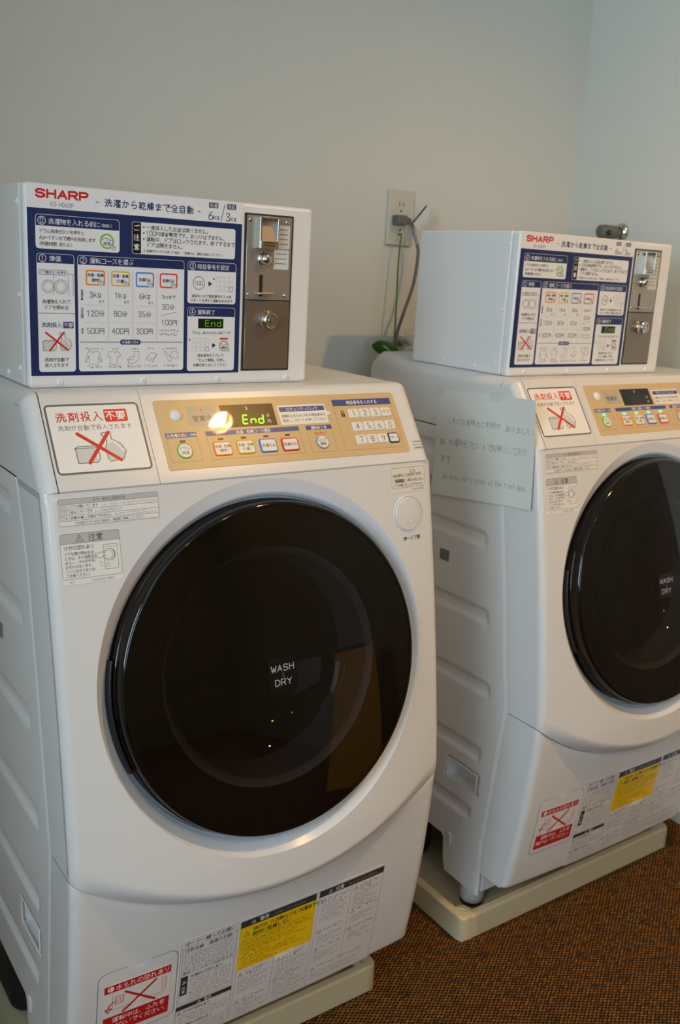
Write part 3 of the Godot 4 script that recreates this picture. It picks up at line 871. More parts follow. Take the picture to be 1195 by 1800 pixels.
func caution_label() -> Texture2D:
	var p := Print.new(self, 77.0, 63.0, 5.0, STICKER)
	var g := Color8(110, 110, 108)
	var d := Color8(70, 70, 70)
	p.rrect(1, 1, 75.5, 20, 2.5, Color8(184, 184, 182))
	p.rect(1, 13, 75.5, 22, STICKER)
	p.frame(1, 1, 75.5, 55.5, 2.5, 0.5, g)
	p.line([[1, 13], [75.5, 13]], 0.5, g)
	p.line([[20.5, 11], [25, 3.2], [29.5, 11], [20.5, 11]], 0.6, d)
	p.line([[25, 6], [25, 8.6]], 0.7, d)
	p.text("注意", 36, 7, 9, d, 0.09)
	p.text("けがの恐れあり", 5, 18.2, 5.2, d, 0.1, 0.0, 0.98)
	var rows := ["ドアを開け閉めする", "ときは、手や指をはさ", "まない。けがをする", "おそれがあります。", "とくにお子さまには", "ご注意ください。"]
	for i in 6:
		p.text(rows[i], 5, 25.4 + 5.2 * i, 3.9, d, 0.09, 0.0, 0.98)
	p.frame(54, 18, 71.5, 48, 1.5, 0.5, g)
	p.line([[54, 21], [71.5, 21]], 0.4, g)
	p.disc(61.5, 30.5, 7.2, Color8(150, 150, 148))
	p.disc(60, 30.5, 7.2, STICKER)
	p.ring(60, 30.5, 7.2, 0.6, g)
	p.ring(59.6, 30.5, 5.4, 0.4, g)
	p.frame(56, 41, 60, 45, 0.5, 0.4, g)
	p.line([[46, 28], [51, 26.5], [56, 27.5]], 0.6, g)
	p.line([[46, 33], [50, 34], [53, 32], [56, 31]], 0.6, g)
	p.line([[47, 38], [51, 40]], 0.5, g)
	p.line([[48, 42], [52, 44]], 0.5, g)
	p.text("TCAUHA321QBRZ", 36, 59.4, 3.0, g, 0.09)
	p.text("PET", 9, 59.6, 2.4, g, 0.09)
	return p.texture()

func door_label() -> Texture2D:
	var p := Print.new(self, 68.6, 38.0, 5.0, Color8(224, 220, 208))
	var d := Color8(84, 80, 74)
	p.frame(1.2, 1.2, 66.6, 31, 2, 0.45, d)
	p.text("暗証番号入力後、", 4.5, 12.5, 4.6, d, 0.1, 0.0, 0.98)
	p.ring(43, 9.6, 5.0, 0.6, d)
	p.text("ロック", 43, 8.2, 2.6, d, 0.1, 0.5)
	p.text("解除", 43, 11.4, 2.8, d, 0.12, 0.5)
	p.text("を押し、", 49, 12, 4.6, d, 0.1)
	p.text("「", 3, 20.4, 4.6, d, 0.1)
	p.rect(8, 18, 26, 22.8, d)
	p.text("ドアロック中", 17, 20.4, 2.7, Color8(224, 220, 208), 0.11, 0.5)
	p.text("」表示が消えると、", 27.5, 20.4, 4.4, d, 0.1, 0.0, 0.98)
	p.text("ドアを開けることができます。", 4.5, 27.2, 4.2, d, 0.1, 0.0, 0.98)
	p.text("TCAUHA345QBRZ", 40, 34.6, 2.5, d, 0.09)
	return p.texture()

func warning_sheet() -> Texture2D:
	# the warnings along the foot of the machine, 361 x 200 mm
	var p := Print.new(self, 361.0, 200.0, 4.0, Color8(216, 215, 213))
	var rng := RandomNumberGenerator.new()
	rng.seed = 23
	var d := Color8(66, 64, 66)
	var soft := Color8(98, 96, 98)
	var dark := Color8(54, 54, 56)
	var light := Color8(220, 220, 218)
	var shade := func(x: float, y: float, s: float, c: Color):
		p.line([[x - s, y + s * 0.8], [x, y - s * 0.8], [x + s, y + s * 0.8], [x - s, y + s * 0.8]], 0.7, c)
		p.line([[x, y - s * 0.2], [x, y + s * 0.4]], 0.7, c)
	var ban := func(x: float, y: float, s: float):
		p.ring(x, y, s, 0.8, d)
		p.line([[x - s * 0.7, y - s * 0.7], [x + s * 0.7, y + s * 0.7]], 0.8, d)
	# first sheet
	p.frame(1, 1, 91, 121, 1, 0.7, Color8(150, 148, 148))
	p.text("オーナー様へのお願い", 7, 7.4, 7.6, d, 0.1)
	p.frame(4, 13, 89, 118, 1, 0.5, soft)
	p.text("日常点検・清掃のお願い", 7, 19, 7.0, d, 0.1)
	for i in 7:
		p.small(8 if i % 3 else 5, 27 + 4.2 * i, 87, 3.2, soft, rng)
	p.text("排水フィルターのお手入れ", 6, 60.5, 6.4, d, 0.1)
	p.line([[4, 55.5], [89, 55.5]], 0.5, soft)
	p.rect(4.5, 66, 15.5, 102, dark)
	shade.call(10, 77, 3.2, light)
	p.text("注", 10, 88, 5.4, light, 0.12, 0.5)
	p.text("意", 10, 95, 5.4, light, 0.12, 0.5)
	p.text("水漏れの恐れあり", 19, 69.6, 6.2, d, 0.1)
	for i in 10:
		p.small(20 if i % 3 else 17, 76 + 4.1 * i, 87, 3.1, soft, rng)
	p.rect(1, 123, 91, 131, dark)
	shade.call(38, 127, 2.8, light)
	p.text("警告", 46, 127, 6, light, 0.11)
	p.frame(1, 123, 91, 196, 1, 0.7, soft)
	shade.call(7, 137, 3.2, d)
	p.text("けがの恐れあり", 13, 137, 6, d, 0.1)
	for i in 4:
		p.small(7, 145 + 4.2 * i, 88, 3.1, soft, rng)
	shade.call(7, 166, 3.2, d)
	p.text("水漏れの恐れあり", 13, 166, 6, d, 0.1)
	for i in 5:
		p.small(7, 174 + 4.2 * i, 88, 3.1, soft, rng)
	# second sheet, with the yellow field
	p.frame(95.5, 4, 227, 197, 1, 0.8, Color8(150, 148, 148))
	p.rect(95.5, 4.5, 227, 16.5, dark)
	shade.call(117, 10.5, 3.6, light)
	p.text("警告", 127, 10.5, 8, light, 0.11)
	p.small(150, 11, 206, 3.0, light, rng)
	p.rect(95.5, 16.5, 227, 98, Color8(238, 196, 20))
	shade.call(107, 30, 5.2, d)
	p.text("油の付いた衣類などは(洗濯後でも)", 117, 24.6, 7.4, Color8(60, 52, 20), 0.11, 0.0, 0.96)
	p.text("絶対に乾燥しない", 117, 34.6, 8.0, Color8(60, 52, 20), 0.12)
	p.frame(100, 41, 223, 50.5, 1, 0.6, Color8(120, 100, 20))
	p.small(103, 45.8, 221, 4.6, Color8(80, 68, 20), rng)
	for i in 9:
		p.small(103 if i % 4 else 99, 55.4 + 4.7 * i, [200.0, 190.0, 214.0, 150.0][i % 4], 3.6, Color8(80, 68, 20), rng)
	p.line([[161, 100], [161, 194]], 0.6, soft)
	for q in [[98.0, 102.0, 0], [164.0, 102.0, 0], [98.0, 158.0, 0], [164.0, 146.0, 1]]:
		if q[2]:
			ban.call(q[0] + 6, q[1] + 7, 4.6)
		else:
			shade.call(q[0] + 6, q[1] + 7, 4.6, d)
		p.small(q[0] + 14, q[1] + 4, q[0] + 56, 5, d, rng)
		p.small(q[0] + 14, q[1] + 10, q[0] + 44, 5, d, rng)
		for i in (7 if q[1] < 150 else 5):
			p.small(q[0] + 3, q[1] + 17 + 4.3 * i, q[0] + [60.0, 58.0, 40.0][i % 3], 3.2, soft, rng)
	# third sheet
	p.frame(233, 4, 359, 197, 1, 0.8, Color8(150, 148, 148))
	p.rect(233, 4.5, 359, 16.5, dark)
	shade.call(254, 10.5, 3.6, light)
	p.text("注意", 263, 10.5, 8, light, 0.11)
	p.small(288, 11, 346, 3.0, light, rng)
	p.line([[296, 18], [296, 150]], 0.6, soft)
	for q in [[236.0, 20.0, 1], [299.0, 20.0, 0], [236.0, 82.0, 1], [299.0, 66.0, 0], [236.0, 118.0, 0], [299.0, 104.0, 1], [236.0, 160.0, 0]]:
		if q[2]:
			ban.call(q[0] + 6, q[1] + 6, 4.4)
		else:
			shade.call(q[0] + 6, q[1] + 6, 4.4, d)
		var wide: float = 104.0 if q[1] > 150 else 56.0
		p.small(q[0] + 14, q[1] + 4, q[0] + wide, 4.8, d, rng)
		if q[1] < 30:
			p.small(q[0] + 14, q[1] + 10, q[0] + 44, 4.8, d, rng)
		for i in (8 if q[1] < 30 else 4):
			p.small(q[0] + 3, q[1] + 16 + 4.4 * i, q[0] + wide - [2.0, 6.0, 20.0][i % 3], 3.2, soft, rng)
	return p.texture()

func filter_label() -> Texture2D:
	# the red leak warning on the filter flap, 96 x 92 mm
	var p := Print.new(self, 96.0, 92.0, 5.0, Color8(222, 219, 214))
	var r := Color8(186, 30, 34)
	var w := Color8(236, 230, 226)
	p.rect(0, 1, 96, 14, r)
	p.disc(9, 7.5, 4.6, w)
	p.text("!", 9, 7.5, 7, r, 0.18, 0.62)
	p.text("水もれの恐れあり", 16, 7.5, 9.0, w, 0.1, 0.0, 1.04)
	p.rect(0, 58, 96, 90, r)
	p.text("運転中は、ふたを", 13, 66, 9.0, w, 0.1, 0.0, 1.02)
	p.text("開けないでください。", 4, 78, 9.0, w, 0.1, 0.0, 0.98)
	p.line([[12, 20], [12, 46], [82, 46], [90, 40], [90, 20]], 0.6, r)
	p.line([[84, 18], [84, 42]], 0.6, r)
	p.line([[88, 18], [88, 40]], 0.6, r)
	p.line([[26, 50], [84, 50], [90, 44]], 0.6, r)
	p.frame(16, 24, 28, 38, 1, 0.7, r)
	for i in 4:
		p.line([[17 + 3 * i, 25], [17 + 3 * i, 37]], 0.5, r)
	p.line([[14, 32], [8, 36], [6, 44]], 2.0, r)
	p.line([[2, 42], [6, 49], [11, 43], [2, 42]], 1.6, r)
	p.line([[30, 20], [74, 54]], 3.6, r)
	p.line([[74, 18], [28, 55]], 3.6, r)
	return p.texture()

func badge_print() -> Texture2D:
	var p := Print.new(self, 44.0, 46.0, 8.0, Color8(14, 13, 13))
	var c := Color8(176, 176, 180)
	p.text("WASH", 22.4, 13, 9.2, c, 0.14, 0.5, 1.05, 1.34)
	p.text("&", 22.4, 23, 5.6, Color8(120, 120, 126), 0.11, 0.46, 1.0, 1.2)
	p.text("DRY", 22.8, 33, 9.2, c, 0.14, 0.5, 1.06, 1.30)
	return p.texture()

func note_print() -> Texture2D:
	# pencil writing on the paper taped to the second machine, 256 x 206 mm
	var p := Print.new(self, 256.0, 206.0, 4.0, Color8(222, 224, 216))
	var rng := RandomNumberGenerator.new()
	rng.seed = 3
	var lead := Color8(146, 150, 148)
	var rows := [["(先のお客様のご利用が", 30.0, 58.0, 12.4], ["ありました)", 182.0, 60.0, 12.4], ["時、洗濯物をフロントでお預りしており", 14.0, 100.0, 13.4], ["ます", 18.0, 134.0, 15.0]]
	for q in rows:
		var x: float = q[1]
		for ch in q[0]:
			p.text(ch, x, q[2] + rng.randf_range(-1.5, 1.5), q[3] * rng.randf_range(0.86, 1.08), lead, 0.07)
			x += q[3] * (0.92 if q[0].length() > 12 else 1.04)
	var x := 30.0
	for ch in "We keep your clothes at the front desk.":
		p.text(ch, x, 168 + rng.randf_range(-1, 1) - x * 0.0, 10.5 * rng.randf_range(0.9, 1.06), lead, 0.08, 0.0, 1.0, 0.62)
		x += 4.4 if ch == " " else (8.4 if ch == "W" else 5.7)
	return p.texture()

# ---------------------------------------------------------------- materials
func plain(called: String, c: Color, rough: float, metal := 0.0, spec := 0.5) -> StandardMaterial3D:
	var m := StandardMaterial3D.new()
	m.resource_name = called
	m.albedo_color = c
	m.roughness = rough
	m.metallic = metal
	m.metallic_specular = spec
	M[called] = m
	return m

func printed(called: String, t: Texture2D, rough: float, spec := 0.5) -> StandardMaterial3D:
	var m := plain(called, Color.WHITE, rough, 0.0, spec)
	m.albedo_texture = t
	m.texture_repeat = false
	return m

func glow(called: String, c: Color, strength: float) -> StandardMaterial3D:
	var m := plain(called, c, 0.3)
	m.emission_enabled = true
	m.emission = c
	m.emission_energy_multiplier = strength
	return m

func grain(seed_: int, size: int, freq: float, lo: Color, hi: Color) -> NoiseTexture2D:
	var f := FastNoiseLite.new()
	f.seed = seed_
	f.frequency = freq
	f.fractal_octaves = 3
	var t := NoiseTexture2D.new()
	t.noise = f
	t.seamless = true
	t.width = size
	t.height = size
	var g := Gradient.new()
	g.set_color(0, lo)
	g.set_color(1, hi)
	t.color_ramp = g
	return t

func linen_relief() -> Texture2D:
	# woven-look wallpaper: crossing threads of uneven strength
	var n := 256
	var im := Image.create(n, n, false, Image.FORMAT_RGB8)
	var rng := RandomNumberGenerator.new()
	rng.seed = 8
	var a := PackedFloat32Array()
	var b := PackedFloat32Array()
	for i in n:
		a.append(rng.randf())
		b.append(rng.randf())
	for y in n:
		for x in n:
			var h := 0.5 + 0.22 * sin(TAU * x / 4.0) * (0.4 + b[y]) + 0.22 * sin(TAU * y / 4.0) * (0.4 + a[x]) + (rng.randf() - 0.5) * 0.25
			im.set_pixel(x, y, Color(h, h, h))
	return ImageTexture.create_from_image(im)

func make_materials() -> void:
	plain("white_plastic", Color(0.85, 0.85, 0.838), 0.28)
	plain("side_steel", Color(0.87, 0.875, 0.87), 0.34)
	plain("ring_plastic", Color(0.845, 0.865, 0.885), 0.16)
	plain("grey_plastic", Color(0.45, 0.46, 0.47), 0.5)
	plain("dark_plastic", Color(0.10, 0.10, 0.105), 0.42)
	plain("black_gloss", Color(0.035, 0.033, 0.032), 0.07)
	plain("black_rubber", Color(0.10, 0.098, 0.09), 0.6)
	plain("pan_plastic", Color(0.79, 0.75, 0.615), 0.42)
	plain("box_enamel", Color(0.905, 0.905, 0.90), 0.32)
	plain("frame_steel", Color(0.28, 0.29, 0.28), 0.4, 0.6)
	plain("chrome", Color(0.80, 0.79, 0.77), 0.12, 1.0)
	plain("lead_grey", Color(0.42, 0.42, 0.40), 0.5)
	plain("earth_green", Color(0.28, 0.46, 0.10), 0.45)
	plain("outlet_plastic", Color(0.82, 0.81, 0.76), 0.4)
	plain("pipe_white", Color(0.84, 0.85, 0.82), 0.4)
	plain("paper", Color(0.82, 0.84, 0.83), 0.9, 0.0, 0.2)
	plain("drum_steel", Color(0.50, 0.50, 0.50), 0.3, 1.0)
	plain("gasket_rubber", Color(0.56, 0.57, 0.58), 0.4)
	plain("ceiling_paint", Color(0.86, 0.85, 0.82), 0.9, 0.0, 0.2)
	plain("lamp_metal", Color(0.8, 0.8, 0.8), 0.3, 0.8)
	plain("sign_yellow", Color(0.86, 0.58, 0.07), 0.35)
	plain("sign_ink", Color(0.06, 0.05, 0.05), 0.5)
	plain("aluminium", Color(0.75, 0.76, 0.77), 0.35, 0.9)
	glow("led_green", Color(0.40, 1.0, 0.06), 2.0)
	glow("led_orange", Color(1.0, 0.22, 0.06), 2.0)
	glow("led_aqua", Color(0.25, 1.0, 0.72), 1.6)
	glow("lamp_glow", Color(1.0, 0.78, 0.50), 14.0)
	plain("brushed_steel", Color(0.72, 0.69, 0.65), 0.40, 0.75)
	plain("dull_steel", Color(0.60, 0.55, 0.49), 0.38, 0.80)
	var glass := plain("smoked_glass", Color(0.03, 0.027, 0.022, 0.75), 0.015)
	glass.transparency = BaseMaterial3D.TRANSPARENCY_ALPHA
	var bowl := plain("bowl_glass", Color(0.10, 0.10, 0.105, 0.30), 0.03)
	bowl.transparency = BaseMaterial3D.TRANSPARENCY_ALPHA
	var pane := plain("window_glass", Color(0.9, 0.95, 1.0, 0.06), 0.0)
	pane.transparency = BaseMaterial3D.TRANSPARENCY_ALPHA
	var film := plain("clear_film", Color(0.92, 0.95, 0.95, 0.14), 0.1)
	film.transparency = BaseMaterial3D.TRANSPARENCY_ALPHA
	var wall := plain("wallpaper", Color(0.87, 0.88, 0.855), 0.9, 0.0, 0.25)
	wall.heightmap_enabled = true
	wall.heightmap_texture = linen_relief()
	wall.heightmap_scale = 0.05
	wall.uv1_triplanar = true
	wall.uv1_world_triplanar = true
	wall.uv1_scale = Vector3(7, 7, 7)
	var wood := plain("wood", Color(1, 1, 1), 0.45)
	wood.albedo_texture = grain(9, 512, 0.012, Color(0.42, 0.35, 0.24), Color(0.58, 0.49, 0.35))
	wood.uv1_triplanar = true
	wood.uv1_world_triplanar = true
	wood.uv1_scale = Vector3(5, 0.5, 5)
	printed("coin_print", coin_label(), 0.30)
	printed("detergent_print", detergent_label(), 0.35)
	var panel := printed("panel_print", panel_print(), 0.30, 0.35)
	panel.clearcoat_enabled = true
	panel.clearcoat = 0.4
	panel.clearcoat_roughness = 0.02
	printed("error_print", error_label(), 0.45)
	printed("caution_print", caution_label(), 0.45)
	printed("door_print", door_label(), 0.45)
	printed("warning_print", warning_sheet(), 0.4)
	printed("filter_print", filter_label(), 0.4)
	printed("badge_print", badge_print(), 0.3)
	printed("note_print", note_print(), 0.85, 0.2)

func build_carpet_prints() -> void:
	# flat-woven carpet: staggered tan strands over dark warp, 190 x 184 mm to the repeat
	var nx := 16
	var nz := 48
	var w := 1040
	var h := 1008
	var im := Image.create(w, h, false, Image.FORMAT_RGB8)
	var up := Image.create(w, h, false, Image.FORMAT_RGB8)
	im.fill(Color8(25, 18, 8))
	up.fill(Color(0.1, 0.1, 0.1))
	var rng := RandomNumberGenerator.new()
	rng.seed = 77
	var px := float(w) / nx
	var pz := float(h) / nz
	for r in nz:
		for c in nx:
			var mid := Vector2((c + (0.5 if r % 2 else 0.0) + rng.randf_range(-0.04, 0.04)) * px, (r + 0.5 + rng.randf_range(-0.08, 0.08)) * pz)
			var e := Vector2(px * rng.randf_range(0.33, 0.39), pz * rng.randf_range(0.33, 0.40))
			var tone := rng.randf()
			var col := Color8(186, 128, 52).lerp(Color8(136, 84, 28), tone)
			if rng.randf() < 0.06:
				col = Color8(172, 122, 58)
			elif rng.randf() < 0.08:
				col = Color8(100, 74, 36)
			for y in range(int(mid.y - e.y) - 1, int(mid.y + e.y) + 2):
				for x in range(int(mid.x - e.x) - 1, int(mid.x + e.x) + 2):
					var q := Vector2((x - mid.x) / e.x, (y - mid.y) / e.y)
					var d := pow(absf(q.x), 3.0) + q.y * q.y
					if d < 1.0:
						var thread := 0.86 + 0.14 * sin((y - mid.y) * 2.2 + x * 0.15) + rng.randf_range(-0.06, 0.06)
						im.set_pixel(posmod(x, w), posmod(y, h), col * thread)
						var t := sqrt(1.0 - d)
						up.set_pixel(posmod(x, w), posmod(y, h), Color(0.1 + 0.9 * t, 0.1 + 0.9 * t, 0.1 + 0.9 * t))
	var m := plain("carpet", Color.WHITE, 0.75, 0.0, 0.3)
	m.albedo_texture = ImageTexture.create_from_image(im)
	m.heightmap_enabled = true
	m.heightmap_texture = ImageTexture.create_from_image(up)
	m.heightmap_scale = 0.15
	var s := Shape.new()
	var a := Vector3(ROOM_X0 - 0.1, 0, WALL_Z - 0.1)
	var b := Vector3(WALL_X + 0.1, 0, ROOM_Z1 + 0.1)
	var uv := func(p: Vector3): return Vector2(p.x / 0.19, p.z / 0.184)
	var c1 := Vector3(b.x, 0, a.z)
	var c2 := Vector3(a.x, 0, b.z)
	s.flat(a, c1, b, c2, Vector3.UP, uv.call(a), uv.call(c1), uv.call(b), uv.call(c2))
	var under := Vector3(0, -0.1, 0)
	s.flat(a + under, c1 + under, b + under, c2 + under, Vector3.DOWN)
	for q in [[a, c1], [c1, b], [b, c2], [c2, a]]:
		s.flat(q[0], q[1], q[1] + under, q[0] + under, ((q[0] + q[1]) / 2 - (a + b) / 2).normalized())
	structure("floor", s, m, "brown and black flat-woven carpet floor")

# ---------------------------------------------------------------- the room
func build_room() -> void:
	var t := 0.1
	var s := Shape.new()
	s.box(Vector3(NOOK_X - t, 0, WALL_Z - t), Vector3(WALL_X + t, CEIL, WALL_Z))
	structure("wall_back", s, M.wallpaper, "off-white linen-textured wall behind the machines")
	s = Shape.new()
	s.box(Vector3(WALL_X, 0, WALL_Z), Vector3(WALL_X + t, CEIL, 0.42))
	structure("wall_right", s, M.wallpaper, "off-white linen-textured wall to the right of the machines")
	s = Shape.new()
	s.box(Vector3(WALL_X, 0, 0.42), Vector3(WALL_X + t, CEIL, ROOM_Z1))
	structure("wall_right_panelled", s, M.wood, "dark brown wood-panelled wall of the corridor")
	s = Shape.new()
	s.box(Vector3(NOOK_X - t, 0, WALL_Z), Vector3(NOOK_X, CEIL, NOOK_Z))
	structure("wall_left", s, M.wallpaper, "off-white wall to the left of the machines")
	s = Shape.new()
	s.box(Vector3(ROOM_X0 - t, 0, NOOK_Z - t), Vector3(NOOK_X - t, CEIL, NOOK_Z))
	structure("wall_left_return", s, M.wallpaper, "off-white wall beside the window room")
	s = Shape.new()
	s.box(Vector3(ROOM_X0 - t, 0, ROOM_Z1), Vector3(WALL_X + t, WIN_Y0, ROOM_Z1 + t))
	s.box(Vector3(ROOM_X0 - t, WIN_Y1, ROOM_Z1), Vector3(WALL_X + t, CEIL, ROOM_Z1 + t))
	s.box(Vector3(ROOM_X0 - t, WIN_Y0, ROOM_Z1), Vector3(REAR_X0, WIN_Y1, ROOM_Z1 + t))
	s.box(Vector3(REAR_X1, WIN_Y0, ROOM_Z1), Vector3(WALL_X + t, WIN_Y1, ROOM_Z1 + t))
	structure("wall_front", s, M.wood, "dark brown wood-panelled wall facing the machines")
	s = Shape.new()
	s.box(Vector3(ROOM_X0 - t, 0, NOOK_Z), Vector3(ROOM_X0, WIN_Y0, ROOM_Z1))
	s.box(Vector3(ROOM_X0 - t, WIN_Y1, NOOK_Z), Vector3(ROOM_X0, CEIL, ROOM_Z1))
	s.box(Vector3(ROOM_X0 - t, WIN_Y0, NOOK_Z), Vector3(ROOM_X0, WIN_Y1, WIN_Z0))
	s.box(Vector3(ROOM_X0 - t, WIN_Y0, WIN_Z1), Vector3(ROOM_X0, WIN_Y1, ROOM_Z1))
	structure("wall_left_window", s, M.wallpaper, "off-white wall with the wide window")
	s = Shape.new()
	s.box(Vector3(ROOM_X0 - t, CEIL, WALL_Z - t), Vector3(WALL_X + t, CEIL + t, ROOM_Z1 + t))
	structure("ceiling", s, M.ceiling_paint, "white ceiling")
	s = Shape.new()
	s.box(Vector3(ROOM_X0 - 0.06, WIN_Y0, WIN_Z0), Vector3(ROOM_X0 - 0.052, WIN_Y1, WIN_Z1))
	var win := structure("window_1", s, M.window_glass, "wide clear window pane with daylight")
	s = Shape.new()
	for q in [[WIN_Z0, WIN_Z0 + 0.05], [WIN_Z1 - 0.05, WIN_Z1], [1.175 - 0.025, 1.175 + 0.025]]:
		s.box(Vector3(ROOM_X0 - 0.09, WIN_Y0, q[0]), Vector3(ROOM_X0 - 0.03, WIN_Y1, q[1]))
	for q in [[WIN_Y0, WIN_Y0 + 0.05], [WIN_Y1 - 0.05, WIN_Y1]]:
		s.box(Vector3(ROOM_X0 - 0.09, q[0], WIN_Z0), Vector3(ROOM_X0 - 0.03, q[1], WIN_Z1))
	part("window_frame", s, M.aluminium, win)
	s = Shape.new()
	s.box(Vector3(REAR_X0, WIN_Y0, ROOM_Z1 + 0.052), Vector3(REAR_X1, WIN_Y1, ROOM_Z1 + 0.06))
	win = structure("window_2", s, M.window_glass, "clear window pane in the panelled wall facing the machines")
	s = Shape.new()
	for q in [[REAR_X0, REAR_X0 + 0.05], [REAR_X1 - 0.05, REAR_X1]]:
		s.box(Vector3(q[0], WIN_Y0, ROOM_Z1 + 0.03), Vector3(q[1], WIN_Y1, ROOM_Z1 + 0.09))
	for q in [[WIN_Y0, WIN_Y0 + 0.05], [WIN_Y1 - 0.05, WIN_Y1]]:
		s.box(Vector3(REAR_X0, q[0], ROOM_Z1 + 0.03), Vector3(REAR_X1, q[1], ROOM_Z1 + 0.09))
	part("window_frame", s, M.aluminium, win)
	# warm downlights
	var i := 0
	for at in [Vector3(1.10, CEIL, 0.94), Vector3(1.06, CEIL, 2.35), Vector3(0.30, CEIL, 2.35)]:
		var o := thing("ceiling_downlight", ["round warm ceiling downlight over the second machine", "round warm ceiling downlight by the panelled corridor wall", "round warm ceiling downlight between the window and the panelled wall"][i], "lamp", at, "warm ceiling downlights")
		# an open can with the glowing disc up inside it
		s = Shape.new()
		s.lathe(at, Vector3.DOWN, [Vector2(0.052, 0.0), Vector2(0.052, 0.034), Vector2(0.050, 0.036), Vector2(0.042, 0.036), Vector2(0.040, 0.034), Vector2(0.040, 0.003)], 44)
		part("can", s, M.lamp_metal, o)
		s = Shape.new()
		s.lathe(at, Vector3.DOWN, [Vector2(0.040, 0.0025), Vector2(0.036, 0.004), Vector2(0.0, 0.0045)], 32)
		part("lamp_diffuser", s, M.lamp_glow, o)
		var l := AreaLight3D.new()
		l.name = "downlight_beam"
		l.position = Vector3(0, -0.006, 0)
		l.rotation.x = -PI / 2
		l.area_size = Vector2(0.054, 0.054)
		l.area_range = 12.0
		l.light_color = Color(1.0, 0.765, 0.44)
		l.light_energy = LAMP * [1.3, 1.0, 0.3][i]
		l.shadow_enabled = true
		o.add_child(l)
		i += 1

# ---------------------------------------------------------------- the machine
const SLANT_TOP := Vector2(1.0755, 0.0462)      # (y, z) where the operating panel's print begins
const SLANT_DOWN := Vector2(-0.82371, 0.56711)  # along the slope
const SLANT_OUT := Vector2(0.56711, 0.82371)
const DOOR_AT := Vector3(0.283, 0.715, 0.172)
const DOOR_TILT := 0.19
const HOLE := 0.259

func slant(x: float, s: float, lift := 0.0) -> Vector3:
	# x from the coin box's left face, s metres down the slope
	var p := SLANT_TOP + SLANT_DOWN * s + SLANT_OUT * lift
	return Vector3(x, p.x, p.y)

func slant_edge(x: float, s: float, lift := 0.0) -> Vector3:
	# the slope with its rounded right and left ends
	var over := maxf(0.0, absf(x - CX) - (HW - 0.018))
	return slant(x, s, lift - (0.018 - sqrt(0.018 * 0.018 - over * over)))

func bow(x: float) -> float:
	return 1.0 - pow(minf(1.0, absf((x - CX) / HW)), 2.5)

func arc_y(x: float) -> float:
	# the curved seam between the upper front and the lower front
	var d := x - CX
	return 0.380 + 0.493 - sqrt(0.493 * 0.493 - d * d)

func lower_z(x: float, y: float) -> float:
	var d := y - 0.3
	return 0.173356 + 0.12218 * d - 0.240907 * d * d - 0.11478 * d * d * d + 0.008 * bow(x)

func upper_z(x: float, y: float) -> float:
	var d := y - 0.7
	var z := 0.162057 - 0.156225 * d - 0.108902 * d * d + 0.0622986 * d * d * d
	z += lerpf(0.030, 0.003, clampf((y - 0.46) / 0.518, 0.0, 1.0)) * bow(x)
	var a := clampf((y - arc_y(x)) / 0.034, 0.0, 1.0)
	return lerpf(lower_z(x, y) + 0.002, z, sin(a * PI / 2))

func seam_z(y: float) -> float:
	# the vertical seam between side panel and front cover
	return table([[0.129, 0.078], [0.194, 0.080], [0.392, 0.099], [0.49, 0.107], [0.579, 0.092], [0.717, 0.071], [0.864, 0.045], [0.934, 0.023], [0.972, 0.010], [0.98, 0.004], [1.08, 0.006]], y)

# folds a flat sheet's ends round the machine's vertical edges: returns (x, setback)
func fold(flat_x: float, r: float) -> Vector2:
	var d := flat_x - CX
	var over := absf(d) - (HW - r)
	if over <= 0.0:
		return Vector2(flat_x, 0.0)
	var a := minf(over / r, PI / 2)
	return Vector2(CX + signf(d) * (HW - r + r * sin(a)), r * (1.0 - cos(a)))

func flat_half(r: float) -> float:
	return HW - r + PI / 2 * r

func deck_profile() -> Array:
	# [point (y, z), outward normal] from the top lip over the rounded edge down the slope
	var out := [[Vector2(1.089, 0.0095), Vector2(1, 0)], [Vector2(1.089, 0.020), Vector2(1, 0)]]
	var c := Vector2(1.089 - 0.014, 0.0295)
	for i in 9:
		var a := deg_to_rad(55.45 * i / 8.0)
		out.append([c + Vector2(cos(a), sin(a)) * 0.014, Vector2(cos(a), sin(a))])
	for i in range(1, 10):
		var s := lerpf(-0.0065, 0.1162, i / 9.0)
		out.append([SLANT_TOP + SLANT_DOWN * s, SLANT_OUT])
	out.append([SLANT_TOP + SLANT_DOWN * 0.1172 - SLANT_OUT * 0.0006, SLANT_OUT])
	out.append([SLANT_TOP + SLANT_DOWN * 0.1175 - SLANT_OUT * 0.006, SLANT_OUT])
	return out

